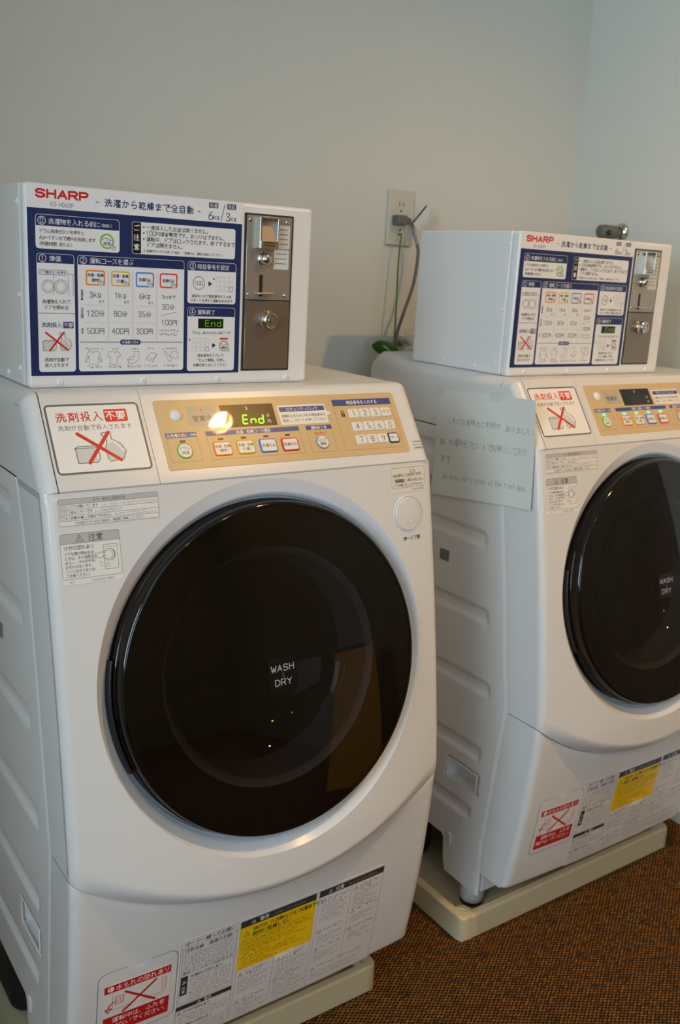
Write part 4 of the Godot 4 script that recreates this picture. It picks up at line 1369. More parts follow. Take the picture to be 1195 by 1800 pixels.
func deck_piece(x0: float, x1: float) -> Shape:
	var r := 0.018
	var s := Shape.new()
	var cols := PackedFloat32Array()
	var lo := CX - flat_half(r)
	var hi := CX + flat_half(r)
	for i in 13:
		cols.append(lerpf(lo, CX - HW + r, i / 12.0))
	for i in range(1, 20):
		cols.append(lerpf(CX - HW + r, CX + HW - r, i / 20.0))
	for i in 13:
		cols.append(lerpf(CX + HW - r, hi, i / 12.0))
	var use := PackedFloat32Array([maxf(x0, lo)])
	for c in cols:
		if c > x0 + 0.0005 and c < x1 - 0.0005:
			use.append(c)
	use.append(minf(x1, hi))
	var rows := []
	for q in deck_profile():
		var row := PackedVector3Array()
		for c in use:
			var f := fold(c, r)
			var p: Vector2 = q[0] - q[1] * f.y
			row.append(Vector3(f.x, p.x, p.y))
		rows.append(row)
	s.sheet(rows, func(_p): return Vector3(signf(_p.x - CX) * (1.0 if absf(_p.x - CX) > HW - 0.006 else 0.0), 0.6, 0.8))
	# edges go in, so that the seams have depth
	for side in [0, use.size() - 1]:
		if absf(use[side] - CX) < HW - r:
			for i in rows.size() - 2:
				var a: Vector3 = rows[i][side]
				var b: Vector3 = rows[i + 1][side]
				s.flat(a, b, b + Vector3(0, -0.003, -0.008), a + Vector3(0, -0.008, -0.003), Vector3(-1 if side == 0 else 1, 0, 0))
		else:
			# side cheek back to the seam
			var x: float = CX + HW * (-1.0 if side == 0 else 1.0)
			for i in range(0, rows.size() - 2):
				var a: Vector3 = rows[i][side]
				var b: Vector3 = rows[i + 1][side]
				s.flat(a, b, Vector3(x, b.y, minf(seam_z(b.y) + 0.001, b.z)), Vector3(x, a.y, minf(seam_z(a.y) + 0.001, a.z)), Vector3(-1 if side == 0 else 1, 0, 0))
	return s

func front_cheeks(s: Shape, r: float, y0: float, y1: float, z_of: Callable) -> void:
	for side in [-1.0, 1.0]:
		var x: float = CX + side * HW
		var n := 40
		for i in n:
			var a := lerpf(y0, y1, float(i) / n)
			var b := lerpf(y0, y1, float(i + 1) / n)
			s.flat(Vector3(x, a, z_of.call(x, a) - r), Vector3(x, b, z_of.call(x, b) - r), Vector3(x, b, seam_z(b) + 0.0008), Vector3(x, a, seam_z(a) + 0.0008), Vector3(side, 0, 0))

func door_point(r: float, a: float, h: float) -> Vector3:
	var up := Vector3(0, cos(DOOR_TILT), -sin(DOOR_TILT))
	var out := Vector3(0, sin(DOOR_TILT), cos(DOOR_TILT))
	return DOOR_AT + (Vector3.RIGHT * cos(a) + up * sin(a)) * r + out * h

func upper_front() -> Array:
	var r := 0.012
	var top := 0.9772
	var half := flat_half(r)
	var mid := Vector2(DOOR_AT.x, DOOR_AT.y)
	var inside := func(p: Vector2) -> bool:
		return p.y < top and absf(p.x - CX) < half and p.y > arc_y(fold(p.x, r).x) + 0.0006
	var angles := []
	for i in 300:
		angles.append(TAU * i / 300)
	for p in [Vector2(CX - half, top), Vector2(CX + half, top), Vector2(CX - half, arc_y(CX - HW)), Vector2(CX + half, arc_y(CX + HW))]:
		angles.append(fposmod((p - mid).angle(), TAU))
	angles.sort()
	var rows := []
	var rings := 36
	for i in rings + 2:
		rows.append(PackedVector3Array())
	var rim := PackedVector3Array()
	for a in angles:
		var d := Vector2(cos(a), sin(a))
		var lo := HOLE
		var hi := 0.7
		for k in 40:
			var m := (lo + hi) / 2
			if inside.call(mid + d * m):
				lo = m
			else:
				hi = m
		for i in rings + 1:
			var q: Vector2 = mid + d * lerpf(HOLE, lo, float(i) / rings)
			var f := fold(q.x, r)
			rows[i].append(Vector3(f.x, q.y, upper_z(f.x, q.y) - f.y))
			if i == rings:
				rows[rings + 1].append(Vector3(f.x - d.x * 0.0005 * (1.0 if absf(f.x - CX) < HW - 0.001 else 0.0), q.y - d.y * 0.0005, upper_z(f.x, q.y) - f.y - 0.006))
		rim.append(rows[0][rows[0].size() - 1])
	var s := Shape.new()
	s.sheet(rows.slice(0, rings + 1), func(_p): return Vector3(0, 0, 1), true)
	s.sheet(rows.slice(rings), func(p): return p - Vector3(DOOR_AT.x, DOOR_AT.y, p.z), true)
	front_cheeks(s, r, arc_y(CX - HW) + 0.0006, top, upper_z)
	# the sunk ring round the door
	var ring := Shape.new()
	var inner := []
	for i in 11:
		var row := PackedVector3Array()
		for j in angles.size():
			var q: Vector3 = rim[j]
			var e := door_point(0.2440, angles[j], -0.020 + 0.009 * maxf(0.0, sin(angles[j])))
			if i == 0:
				row.append(q)
			elif i <= 6:
				var k := i / 6.0
				row.append(q.lerp(e, k))
			else:
				row.append(door_point([0.2428, 0.2410, 0.2402, 0.2395][i - 7], angles[j], [-0.0015, -0.0018, -0.0045, -0.0110][i - 7] - 0.0215 + 0.009 * maxf(0.0, sin(angles[j]))))
		inner.append(row)
	ring.sheet(inner, func(p): return (door_point(0, 0, 0.06) - p), true)
	var floor_rows := [inner[10], PackedVector3Array()]
	for a in angles:
		floor_rows[1].append(door_point(0.20, a, -0.0345))
	ring.sheet(floor_rows, func(_p): return Vector3(0, 0, 1), true)
	return [s, ring]

func lower_front() -> Shape:
	var r := 0.012
	var s := Shape.new()
	var half := flat_half(r)
	var rows := []
	var n := 24
	var cols := 61
	for i in n + 6:
		var row := PackedVector3Array()
		for j in cols:
			# columns crowd towards the folded ends
			var u := -1.0 + 2.0 * j / (cols - 1)
			u = signf(u) * (1.0 - pow(1.0 - absf(u), 1.35))
			var f := fold(CX + u * half, r)
			var y1 := arc_y(f.x) - 0.0008
			if i == 0:
				row.append(Vector3(f.x, y1, lower_z(f.x, y1) - f.y - 0.006))
			elif i <= n:
				var y := lerpf(y1, 0.139, float(i - 1) / (n - 1))
				row.append(Vector3(f.x, y, lower_z(f.x, y) - f.y))
			else:
				var a := PI / 2 * (i - n) / 5.0
				row.append(Vector3(f.x, 0.139 - 0.010 * sin(a), lower_z(f.x, 0.139) - f.y - 0.010 * (1.0 - cos(a)) - 0.003 * sin(a)))
		rows.append(row)
	s.sheet(rows, func(_p): return Vector3(signf(_p.x - CX) * (1.0 if absf(_p.x - CX) > HW - 0.006 else 0.0), -0.2, 1))
	var foot: PackedVector3Array = rows[n + 5]
	for j in cols - 1:
		s.flat(foot[j], foot[j + 1], Vector3(foot[j + 1].x, 0.129, 0.075), Vector3(foot[j].x, 0.129, 0.075), Vector3.DOWN)
	front_cheeks(s, r, 0.129, arc_y(CX - HW) - 0.0006, lower_z)
	return s

const GROOVES := [0.935, 0.790, 0.645, 0.505, 0.368, 0.236]

func side_panel(side: float) -> Shape:
	var s := Shape.new()
	var rows := []
	var ys := PackedFloat32Array()
	for i in 225:
		ys.append(lerpf(0.074, 0.9765, i / 224.0))
	for y_plain in ys:
		var row := PackedVector3Array()
		var z1 := seam_z(y_plain) - 0.0008
		for j in 65:
			var z := lerpf(-0.375, z1, pow(j / 64.0, 0.8))
			var y := y_plain
			if y < 0.200:
				y = lerpf(lerpf(0.152, 0.074, smooth(-0.036, -0.024, z)), 0.200, (y_plain - 0.074) / 0.126)
			var d := 0.0
			for g in GROOVES:
				var e := absf(y - g)
				var reach := z1 - 0.046
				var w := 0.016
				d += 0.006 * (1.0 - smooth(w * 0.45, w, e)) * (1.0 - smooth(reach - 0.012, reach, z)) * smooth(-0.34, -0.32, z)
			# the sunk hand grip
			d += 0.030 * (1.0 - smooth(0.0, 0.003, maxf(absf(y - 0.303) - 0.019, absf(z - 0.003) - 0.042)))
			# towards the rear the panel turns in
			d += 0.018 * pow(1.0 - smooth(-0.375, -0.345, z), 2.0)
			d += 0.003 * smooth(z1 - 0.004, z1, z)
			row.append(Vector3(CX + side * (HW - d), y, z))
		rows.append(row)
	s.sheet(rows, func(_p): return Vector3(side, 0, 0))
	return s

func top_cover() -> Shape:
	var s := Shape.new()
	var rows := []
	var r := 0.022
	for i in 41:
		var z := lerpf(-0.378, 0.0068, i / 40.0)
		var lift := 0.010 * smooth(-0.278, -0.335, z) - 0.016 * pow(smooth(-0.355, -0.378, z), 2.0)
		var top := 1.089 + lift
		var row := PackedVector3Array()
		row.append(Vector3(CX - HW, 0.9785, z))
		for k in 11:
			var a := PI / 2 * k / 10
			row.append(Vector3(CX - HW + r - r * cos(a), top - r + r * sin(a), z))
		for k in range(1, 8):
			row.append(Vector3(lerpf(CX - HW + r, CX + HW - r, k / 8.0), top, z))
		for k in 11:
			var a := PI / 2 * k / 10
			row.append(Vector3(CX + HW - r + r * sin(a), top - r + r * cos(a), z))
		row.append(Vector3(CX + HW, 0.9785, z))
		rows.append(row)
	s.sheet(rows, func(p): return p - Vector3(CX, 0.9, p.z))
	# closed ends
	for e in [0, 40]:
		var c := Vector3(CX, 1.0, rows[e][0].z)
		for j in rows[e].size() - 1:
			s.flat(c, rows[e][j], rows[e][j + 1], c, Vector3(0, 0, -1 if e == 0 else 1))
	return s

func machine() -> Node3D:
	var o := thing("washing_machine", "white front-loading washer-dryer whose lit green display reads End", "washing machine", Vector3(CX, 0.02, -0.10), "coin-operated washer-dryers")
	var white: Material = M.white_plastic
	var s: Shape
	# ---- cabinet
	part("side_panel", side_panel(-1.0), M.side_steel, o)
	part("side_panel", side_panel(1.0), M.side_steel, o)
	part("top_cover", top_cover(), white, o)
	s = Shape.new()
	s.box(Vector3(CX - HW + 0.018, 0.10, -0.385), Vector3(CX + HW - 0.018, 1.07, -0.372))
	part("back_panel", s, M.side_steel, o)
	s = Shape.new()
	s.rbox(Vector3(CX, 0.10, 0.022), Vector3(2 * HW - 0.016, 0.06, 0.105), 0.012)
	s.rbox(Vector3(CX, 0.140, -0.20), Vector3(2 * HW - 0.05, 0.03, 0.34), 0.008)
	part("base_tray", s, M.side_steel, o)
	s = Shape.new()
	s.rbox(Vector3(CX - HW - 0.0005, 0.152, -0.014), Vector3(0.006, 0.026, 0.010), 0.002, 3)
	part("side_clip", s, M.white_plastic, o)
	# the sunk grip's raised lip, on both sides
	for side in [-1.0, 1.0]:
		s = Shape.new()
		var gx: float = CX + side * HW
		var lip := []
		for p in rounded(-0.040, 0.283, 0.046, 0.3235, 0.004, 3):
			lip.append(Vector3(gx + side * 0.0002, p.y, p.x))
		lip.append(lip[0])
		s.tube(lip, 0.0015, 8, 1, false)
		part("grip_lip", s, M.side_steel, o)
	for x in [CX - HW + 0.034, CX + HW - 0.034]:
		s = Shape.new()
		s.rbox(Vector3(CX + (x - CX) * 0.985, 0.078, -0.255), Vector3(0.066, 0.116, 0.250), 0.028, 6)
		part("rear_foot", s, M.black_rubber, o, "long black rear foot")
		for z in [0.030]:
			s = Shape.new()
			s.lathe(Vector3(x, 0.030, z), Vector3.UP, [Vector2(0.0, 0.0), Vector2(0.0225, 0.0), Vector2(0.0245, 0.003), Vector2(0.0265, 0.075)], 32)
			var leg := part("leg", s, white, o)
			s = Shape.new()
			s.lathe(Vector3(x, 0.020, z), Vector3.UP, [Vector2(0.0, 0.0), Vector2(0.021, 0.0), Vector2(0.024, 0.004), Vector2(0.024, 0.009), Vector2(0.018, 0.012), Vector2(0.0, 0.012)], 28)
			part("rubber_foot", s, M.black_rubber, leg, "black rubber foot")
	# small openings in the left side
	for q in [[0.731, -0.101], [0.868, -0.147]]:
		s = Shape.new()
		s.rbox(Vector3(CX - HW + 0.001, q[0], q[1]), Vector3(0.006, 0.022, 0.026), 0.0015, 2)
		part("side_plug", s, M.grey_plastic, o, "small grey plug")
	# ---- front
	var deck := part("front_frame", deck_piece(-1.0, -0.0024), white, o)
	part("detergent_drawer", deck_piece(-0.0006, 0.1304), white, o)
	var panel := part("control_panel", deck_piece(0.1312, 2.0), white, o)
	var both := upper_front()
	var front := part("upper_front", both[0], white, o)
	part("door_surround", both[1], M.ring_plastic, o, "pale blue-grey sunk ring")
	var low := part("lower_front", lower_front(), white, o)
	# ---- print film and keys of the operating panel
	var film := Rect2(0.147, 0.0, 0.400, 0.101)
	s = Shape.new()
	s.plate(rounded(0.147, 0.0, 0.547, 0.101, 0.004), Vector2(0.347, 0.05), slant, 0.0009, 0.0003, film, 8)
	part("operating_film", s, M.panel_print, panel, "tan panel of keys and printed instructions")
	for q in KEYS:
		s = Shape.new()
		var c := Vector2(0.147 + q[0] / 1000.0, q[1] / 1000.0)
		var w: float = q[2] / 2000.0
		var h: float = q[3] / 2000.0
		s.plate(rounded(c.x - w, c.y - h, c.x + w, c.y + h, q[4] / 1000.0), c, slant, 0.0026, 0.0009, film, 3)
		part("round_button" if q[4] > 9.0 else ("course_button" if q[3] > 18.0 else "number_key"), s, M.panel_print, panel)
	s = Shape.new()
	s.lathe(slant(0.1755, 0.0229, 0.0008), Vector3(0, SLANT_OUT.x, SLANT_OUT.y), dome(0.0086, 0.0036), 32)
	part("power_button", s, M.box_enamel, panel, "round pearly power button")
	s = Shape.new()
	s.lathe(slant(0.2135, 0.0161, 0.0008), Vector3(0, SLANT_OUT.x, SLANT_OUT.y), dome(0.0019, 0.0006), 20)
	part("indicator_light", s, M.led_orange, panel, "orange pilot light")
	# seven-bar digits E n d
	var bars := {"a": [0.0, 0.0, 1.0, 0.0], "b": [1.0, 0.0, 1.0, 0.5], "c": [1.0, 0.5, 1.0, 1.0], "d": [0.0, 1.0, 1.0, 1.0], "e": [0.0, 0.5, 0.0, 1.0], "f": [0.0, 0.0, 0.0, 0.5], "g": [0.0, 0.5, 1.0, 0.5]}
	var digits := ["adefg", "ceg", "bcdeg"]
	for i in 3:
		s = Shape.new()
		for ch in digits[i]:
			var b: Array = bars[ch]
			var a0 := Vector2(0.2752 + 0.0125 * i + 0.0074 * b[0] - 0.0020 * b[1], 0.0272 + 0.0130 * b[1])
			var a1 := Vector2(0.2752 + 0.0125 * i + 0.0074 * b[2] - 0.0020 * b[3], 0.0272 + 0.0130 * b[3])
			var d := (a1 - a0).normalized()
			var side := Vector2(-d.y, d.x) * 0.00088
			a0 += d * 0.0008
			a1 -= d * 0.0008
			var edge := PackedVector2Array([a0 - d * 0.0007, a0 + side, a1 + side, a1 + d * 0.0007, a1 - side, a0 - side])
			s.plate(edge, (a0 + a1) / 2, slant, 0.00115, 0.0001, film, 1)
		part("display_digit", s, M.led_green, panel, "glowing green digit")
	# ---- stickers
	s = Shape.new()
	s.plate(rounded(0.0012, 0.0, 0.1265, 0.0965, 0.0045), Vector2(0.064, 0.048), slant, 0.0006, 0.0002, Rect2(0.0012, 0.0, 0.1253, 0.0965), 4)
	part("detergent_sticker", s, M.detergent_print, o.get_node("detergent_drawer"), "white sticker with red writing and a red cross over detergent")
	s = Shape.new()
	s.plate(rounded(0.5560, 0.0806, 0.5765, 0.0985, 0.0008), Vector2(0.566, 0.0895), slant_edge, 0.0004, 0.0001, Rect2(0.557, 0.08, 0.02, 0.02), 6)
	part("small_sticker", s, M.paper, panel)
	s = Shape.new()
	for i in 3:
		for j in [6, 3, 6][i]:
			var a := Vector2(0.5580 + (0.0028 if i != 1 else 0.0062) * j, 0.0840 + 0.0052 * i)
			s.plate(PackedVector2Array([a, a + Vector2(0.0019, 0), a + Vector2(0.0019, 0.0019), a + Vector2(0, 0.0019)]), a + Vector2(0.00095, 0.00095), slant_edge, 0.0006, 0.0001, film, 1)
	part("sticker_lettering", s, M.lead_grey, panel)
	var on_front := func(x: float, y: float, lift: float) -> Vector3:
		return Vector3(x, y, upper_z(x, y) + lift)
	var on_lower := func(x: float, y: float, lift: float) -> Vector3:
		return Vector3(x, y, lower_z(x, y) + lift)
	for q in [["error_sticker", -0.005, 0.9375, 0.125, 0.971, "error_print", "pale sticker with a table of error codes"], ["caution_sticker", -0.0065, 0.8668, 0.0705, 0.9298, "caution_print", "pale caution sticker with a door drawing"], ["door_sticker", 0.5012, 0.9342, 0.5698, 0.9722, "door_print", "small sticker above the door button"]]:
		s = Shape.new()
		s.plate(rounded(q[1], q[2], q[3], q[4], 0.0022), Vector2((q[1] + q[3]) / 2, (q[2] + q[4]) / 2), on_front, 0.0005, 0.0002, Rect2(q[1], q[4], q[3] - q[1], q[2] - q[4]), 6)
		part(q[0], s, M[q[5]], front, q[6])
	# ---- door button and its lettering
	s = Shape.new()
	var b_at: Vector3 = on_front.call(0.5305, 0.9015, 0.0)
	var b_out := Vector3(0.04, 0.19, 0.98).normalized()
	s.lathe(b_at, b_out, [Vector2(0.0285, -0.006), Vector2(0.0285, 0.0006), Vector2(0.0275, 0.0012), Vector2(0.0268, 0.0004), Vector2(0.0266, -0.003)], 56)
	part("button_bezel", s, M.ring_plastic, front)
	s = Shape.new()
	s.lathe(b_at, b_out, [Vector2(0.0258, -0.004), Vector2(0.0258, 0.0012), Vector2(0.0246, 0.0024), Vector2(0.018, 0.0030), Vector2(0.0, 0.0034)], 56)
	var knob := part("door_button", s, white, o, "round white door-release button")
	s = Shape.new()
	s.lathe(b_at + b_out * 0.0033 + Vector3(0.001, -0.0092, 0.0018), b_out, [Vector2(0.0042, -0.0006), Vector2(0.0040, 0.0006), Vector2(0.0028, 0.0002), Vector2(0.0, -0.0003)], 24)
	part("finger_dimple", s, white, knob)
	s = Shape.new()
	ribbon(s, "押ードア開", Vector2(0.5185, 0.8680), 0.0064, 0.00062, on_front)
	part("button_lettering", s, M.dark_plastic, front)
	# ---- lower front
	var sheet_box := Rect2(0.1335, 0.3345, 0.361, -0.200)
	s = Shape.new()
	s.plate(rounded(0.1335, 0.1345, 0.4945, 0.3345, 0.002), Vector2(0.314, 0.235), on_lower, 0.0004, 0.0001, sheet_box, 10)
	part("warning_sheet", s, M.warning_print, low, "printed warnings with a yellow field")
	s = Shape.new()
	var edge := PackedVector2Array()
	for p in rounded(0.0165, 0.204, 0.1300, 0.3255, 0.0115, 8):
		edge.append(p)
	s.plate(edge, Vector2(0.073, 0.262), on_lower, 0.0004, 0.0002, Rect2(0, 0, 1, 1), 6)
	var rim_s := Shape.new()
	rim_s.plate(rounded(0.0153, 0.2028, 0.1312, 0.3267, 0.0125, 8), Vector2(0.073, 0.262), on_lower, 0.00015, 0.0001, Rect2(0, 0, 1, 1), 6)
	part("flap_gap", rim_s, M.grey_plastic, low, "thin grey gap round the flap")
	var flap := part("filter_flap", s, white, o, "white flap over the drain filter")
	s = Shape.new()
	var notch := PackedVector2Array()
	for k in 17:
		notch.append(Vector2(0.0745 + 0.0175 * cos(PI + PI * k / 16), 0.3262 + 0.0155 * sin(PI + PI * k / 16)))
	s.plate(notch, Vector2(0.0745, 0.3215), on_lower, 0.0007, 0.0003, Rect2(0, 0, 1, 1), 3)
	part("finger_notch", s, M.ring_plastic, flap)
	s = Shape.new()
	s.plate(rounded(0.0250, 0.2120, 0.1210, 0.3040, 0.001), Vector2(0.073, 0.258), on_lower, 0.0007, 0.0001, Rect2(0.0250, 0.3040, 0.096, -0.092), 6)
	part("filter_sticker", s, M.filter_print, flap, "red and white leak warning")
	# ---- door
	var out := Vector3(0, sin(DOOR_TILT), cos(DOOR_TILT))
	s = Shape.new()
	s.lathe(DOOR_AT, out, [Vector2(0.2372, -0.034), Vector2(0.2372, -0.012), Vector2(0.2362, -0.009), Vector2(0.2350, -0.0082), Vector2(0.2346, -0.0070), Vector2(0.2346, 0.0005), Vector2(0.2336, 0.0055), Vector2(0.2315, 0.0086), Vector2(0.2285, 0.0098), Vector2(0.2265, 0.0094)], 160)
	var ring := part("door_rim", s, M.black_gloss, o, "glossy black door rim")
	s = Shape.new()
	var prof := []
	for i in 20:
		var rr := lerpf(0.2268, 0.0, i / 19.0)
		prof.append(Vector2(rr, 0.0092 + 0.0115 * (1.0 - pow(rr / 0.2268, 2.2))))
	s.lathe(DOOR_AT, out, prof, 128)
	var glass := part("door_glass", s, M.smoked_glass, o, "dark smoked glass door")
	s = Shape.new()
	s.lathe(DOOR_AT, out, [Vector2(0.2275, 0.002), Vector2(0.190, -0.002), Vector2(0.170, -0.010)], 96)
	part("inner_bezel", s, M.dark_plastic, ring)
	s = Shape.new()
	s.lathe(DOOR_AT, out, [Vector2(0.1702, -0.0102), Vector2(0.163, -0.020), Vector2(0.152, -0.050), Vector2(0.150, -0.075)], 96)
	part("gasket", s, M.gasket_rubber, ring, "grey rubber gasket")
	s = Shape.new()
	prof = []
	for i in 16:
		var a := PI / 2 * i / 15
		prof.append(Vector2(0.158 * cos(a), -0.014 - 0.085 * sin(a)))
	s.lathe(DOOR_AT, out, prof, 72)
	part("door_bowl", s, M.bowl_glass, ring, "bulging inner glass bowl")
	s = Shape.new()
	s.lathe(DOOR_AT, out, [Vector2(0.160, -0.076), Vector2(0.215, -0.085), Vector2(0.215, -0.33), Vector2(0.0, -0.345)], 72)
	part("drum", s, M.drum_steel, ring)
	# hinge cover in the ring's left side
	s = Shape.new()
	var rows := []
	for q in [[0.2374, -0.032], [0.2378, -0.0125], [0.2394, -0.0105], [0.2428, -0.0120], [0.2444, -0.028]]:
		var row := PackedVector3Array()
		for i in 25:
			row.append(door_point(q[0], lerpf(PI - 0.22, PI + 0.42, i / 24.0), q[1]))
		rows.append(row)
	s.sheet(rows, func(_p): return Vector3(-0.3, 0, 1))
	for e in [0, 24]:
		s.flat(rows[0][e], rows[1][e], rows[3][e], rows[4][e], Vector3(0, 1 if e == 0 else -1, 0))
	part("hinge_cover", s, M.dark_plastic, o)
	# badge on the glass
	var on_glass := func(x: float, y: float, lift: float) -> Vector3:
		var rr := Vector2(x, y).length() / 0.2268
		return DOOR_AT + Vector3.RIGHT * x + Vector3(0, cos(DOOR_TILT), -sin(DOOR_TILT)) * y + out * (0.0092 + 0.0115 * (1.0 - pow(minf(rr, 1.0), 2.2)) + lift)
	s = Shape.new()
	s.plate(rounded(-0.0275, -0.0275, 0.0165, 0.0185, 0.001), Vector2(-0.0055, -0.0045), on_glass, 0.0006, 0.0002, Rect2(-0.0275, 0.0185, 0.044, -0.046), 3)
	part("door_badge", s, M.badge_print, glass, "black badge reading WASH and DRY")
	return o

func dome(r: float, h: float) -> Array:
	var out := []
	for i in 9:
		var a := PI / 2 * i / 8
		out.append(Vector2(r * cos(a), h * sin(a)))
	return out

# lettering laid on a surface as flat pen strokes
func ribbon(s: Shape, words: String, at: Vector2, size: float, width: float, on: Callable) -> void:
	for l in text_lines(words)[0]:
		for i in l.size() - 1:
			var a := at + Vector2(l[i].x, -l[i].y) * size
			var b := at + Vector2(l[i + 1].x, -l[i + 1].y) * size
			var d := (b - a).normalized() * width / 2
			var n := Vector2(-d.y, d.x)
			s.flat(on.call(a.x - d.x + n.x, a.y - d.y + n.y, 0.0003), on.call(b.x + d.x + n.x, b.y + d.y + n.y, 0.0003), on.call(b.x + d.x - n.x, b.y + d.y - n.y, 0.0003), on.call(a.x - d.x - n.x, a.y - d.y - n.y, 0.0003), Vector3(0, 0, 1))

func build_machines() -> void:
	var first := machine()
	var second := first.duplicate() as Node3D
	second.name = numbered("washing_machine")
	add_child(second)
	second.position = first.position + SECOND
	tag(second, "white front-loading washer-dryer with dark display and five lit aqua indicators", "washing machine", "coin-operated washer-dryers")
	# the second machine's display is dark and its course lights are on
	var panel := second.get_node("control_panel")
	for c in panel.get_children():
		if String(c.name).begins_with("display_digit"):
			panel.remove_child(c)
			c.free()
	bases[second] = bases[first]
	for x in [0.1754, 0.2316, 0.2672, 0.3026, 0.3383]:
		var s := Shape.new()
		s.plate(rounded(x - 0.0042, 0.0590, x + 0.0042, 0.0625, 0.0012), Vector2(x, 0.06075), slant, 0.0016, 0.0004, Rect2(0, 0, 1, 1), 2)
		part("indicator_light", s, M.led_aqua, panel, "lit aqua course light")

# ---------------------------------------------------------------- coin box
func build_coin_boxes() -> void:
	var o := thing("coin_box", "white coin box with blue price label on the machine reading End", "coin box", Vector3(0.209, 1.089, -0.136), "coin boxes on the washer-dryers")
	var W := 0.4185
	var y0 := 1.089
	var y1 := 1.3405
	var s := Shape.new()
	s.rbox(Vector3(W / 2, (y0 + y1) / 2, -0.147), Vector3(W - 0.0012, y1 - y0 - 0.0006, 0.252), 0.004)
	part("cover", s, M.box_enamel, o)
	s = Shape.new()
	s.rbox(Vector3(W / 2, (y0 + y1) / 2, -0.0105), Vector3(W, y1 - y0, 0.021), 0.0065, 6)
	var face := part("front_plate", s, M.box_enamel, o)
	var on := func(x: float, y: float, lift: float) -> Vector3: return Vector3(x, y, lift)
	s = Shape.new()
	s.plate(rounded(0.0035, 1.1055, 0.3005, 1.3385, 0.0008, 2), Vector2(0.152, 1.22), on, 0.0006, 0.0002, Rect2(0.0035, 1.3385, 0.297, -0.233), 2)
	part("price_label", s, M.coin_print, face, "blue and white label of courses and prices")
	# screws along the foot of the front and on the left cheek
	for x in [0.040, 0.154, 0.267, 0.3812]:
		face_screw(face, Vector3(x, 1.0965, 0.0), Vector3(0, 0, 1), 0.0046, M.box_enamel)
	for q in [[1.1005, -0.262], [1.1005, -0.175], [1.1005, -0.090], [1.112, -0.036], [1.205, -0.030], [1.318, -0.030]]:
		face_screw(o.get_node("cover"), Vector3(0.0006, q[0], q[1]), Vector3(-1, 0, 0), 0.0042, M.box_enamel)
	# ---- the coin mechanism
	s = Shape.new()
	s.plate(rounded(0.3045, 1.1078, 0.3842, 1.3272, 0.0008, 2), Vector2(0.344, 1.22), on, 0.0012, 0.0004, Rect2(0, 0, 1, 1), 2)
	part("mechanism_frame", s, M.frame_steel, o, "dark steel frame")
	s = Shape.new()
	s.plate(rounded(0.3078, 1.2092, 0.3812, 1.3246, 0.0006, 2), Vector2(0.344, 1.266), on, 0.0024, 0.0004, Rect2(0, 0, 1, 1), 2)
	var upper := part("coin_plate", s, M.brushed_steel, o, "brushed steel plate with the coin slot")
	s = Shape.new()
	s.plate(rounded(0.3078, 1.1105, 0.3812, 1.2076, 0.0006, 2), Vector2(0.344, 1.16), on, 0.0030, 0.0004, Rect2(0, 0, 1, 1), 2)
	var lower := part("cash_door", s, M.dull_steel, o, "brushed steel cash door")
	for q in [[0.3125, 1.3183], [0.3726, 1.3180], [0.3125, 1.2166], [0.3728, 1.2162]]:
		face_screw(upper, Vector3(q[0], q[1], 0.0024), Vector3(0, 0, 1), 0.0035, M.chrome)
	# the coin return: a hood with a slanting chute inside
	s = Shape.new()
	s.rbox(Vector3(0.3235, 1.3013, 0.008), Vector3(0.0034, 0.0430, 0.013), 0.0008, 2)
	s.rbox(Vector3(0.3518, 1.3013, 0.008), Vector3(0.0024, 0.0430, 0.013), 0.0008, 2)
	s.rbox(Vector3(0.3375, 1.3218, 0.008), Vector3(0.0290, 0.0024, 0.013), 0.0008, 2)
	s.rbox(Vector3(0.3375, 1.2855, 0.0085), Vector3(0.0290, 0.0110, 0.014), 0.0008, 2)
	part("coin_return", s, M.chrome, upper, "bright metal coin return")
	s = Shape.new()
	s.flat(Vector3(0.325, 1.3205, 0.0035), Vector3(0.3508, 1.3205, 0.0035), Vector3(0.3508, 1.2905, 0.0135), Vector3(0.325, 1.2905, 0.0105), Vector3(0, 0.3, 1))
	part("chute", s, M.brushed_steel, upper)
	s = Shape.new()
	for i in 5:
		for j in 2:
			s.box(Vector3(0.3290 + 0.0034 * i, 1.2872 - 0.0036 * j, 0.0154), Vector3(0.3312 + 0.0034 * i, 1.2888 - 0.0036 * j, 0.0157))
	part("hood_lettering", s, M.dark_plastic, upper)
	s = Shape.new()
	s.lathe(Vector3(0.3361, 1.2656, 0.0022), Vector3(0, 0, 1), [Vector2(0.0100, 0.0), Vector2(0.0100, 0.0020), Vector2(0.0088, 0.0030), Vector2(0.0085, 0.0075), Vector2(0.0070, 0.0105), Vector2(0.0040, 0.0124), Vector2(0.0, 0.0130)], 40)
	part("return_button", s, M.chrome, upper, "domed chrome return button")
	s = Shape.new()
	s.plate(rounded(0.3294, 1.2140, 0.3352, 1.2440, 0.0008, 2), Vector2(0.3323, 1.229), on, 0.0027, 0.0002, Rect2(0, 0, 1, 1), 2)
	part("coin_slot", s, M.black_rubber, upper, "black coin slot")
	s = Shape.new()
	s.rbox(Vector3(0.3360, 1.2180, 0.007), Vector3(0.0250, 0.0034, 0.011), 0.0016, 3)
	part("coin_rest", s, M.chrome, upper, "small chrome rest under the slot")
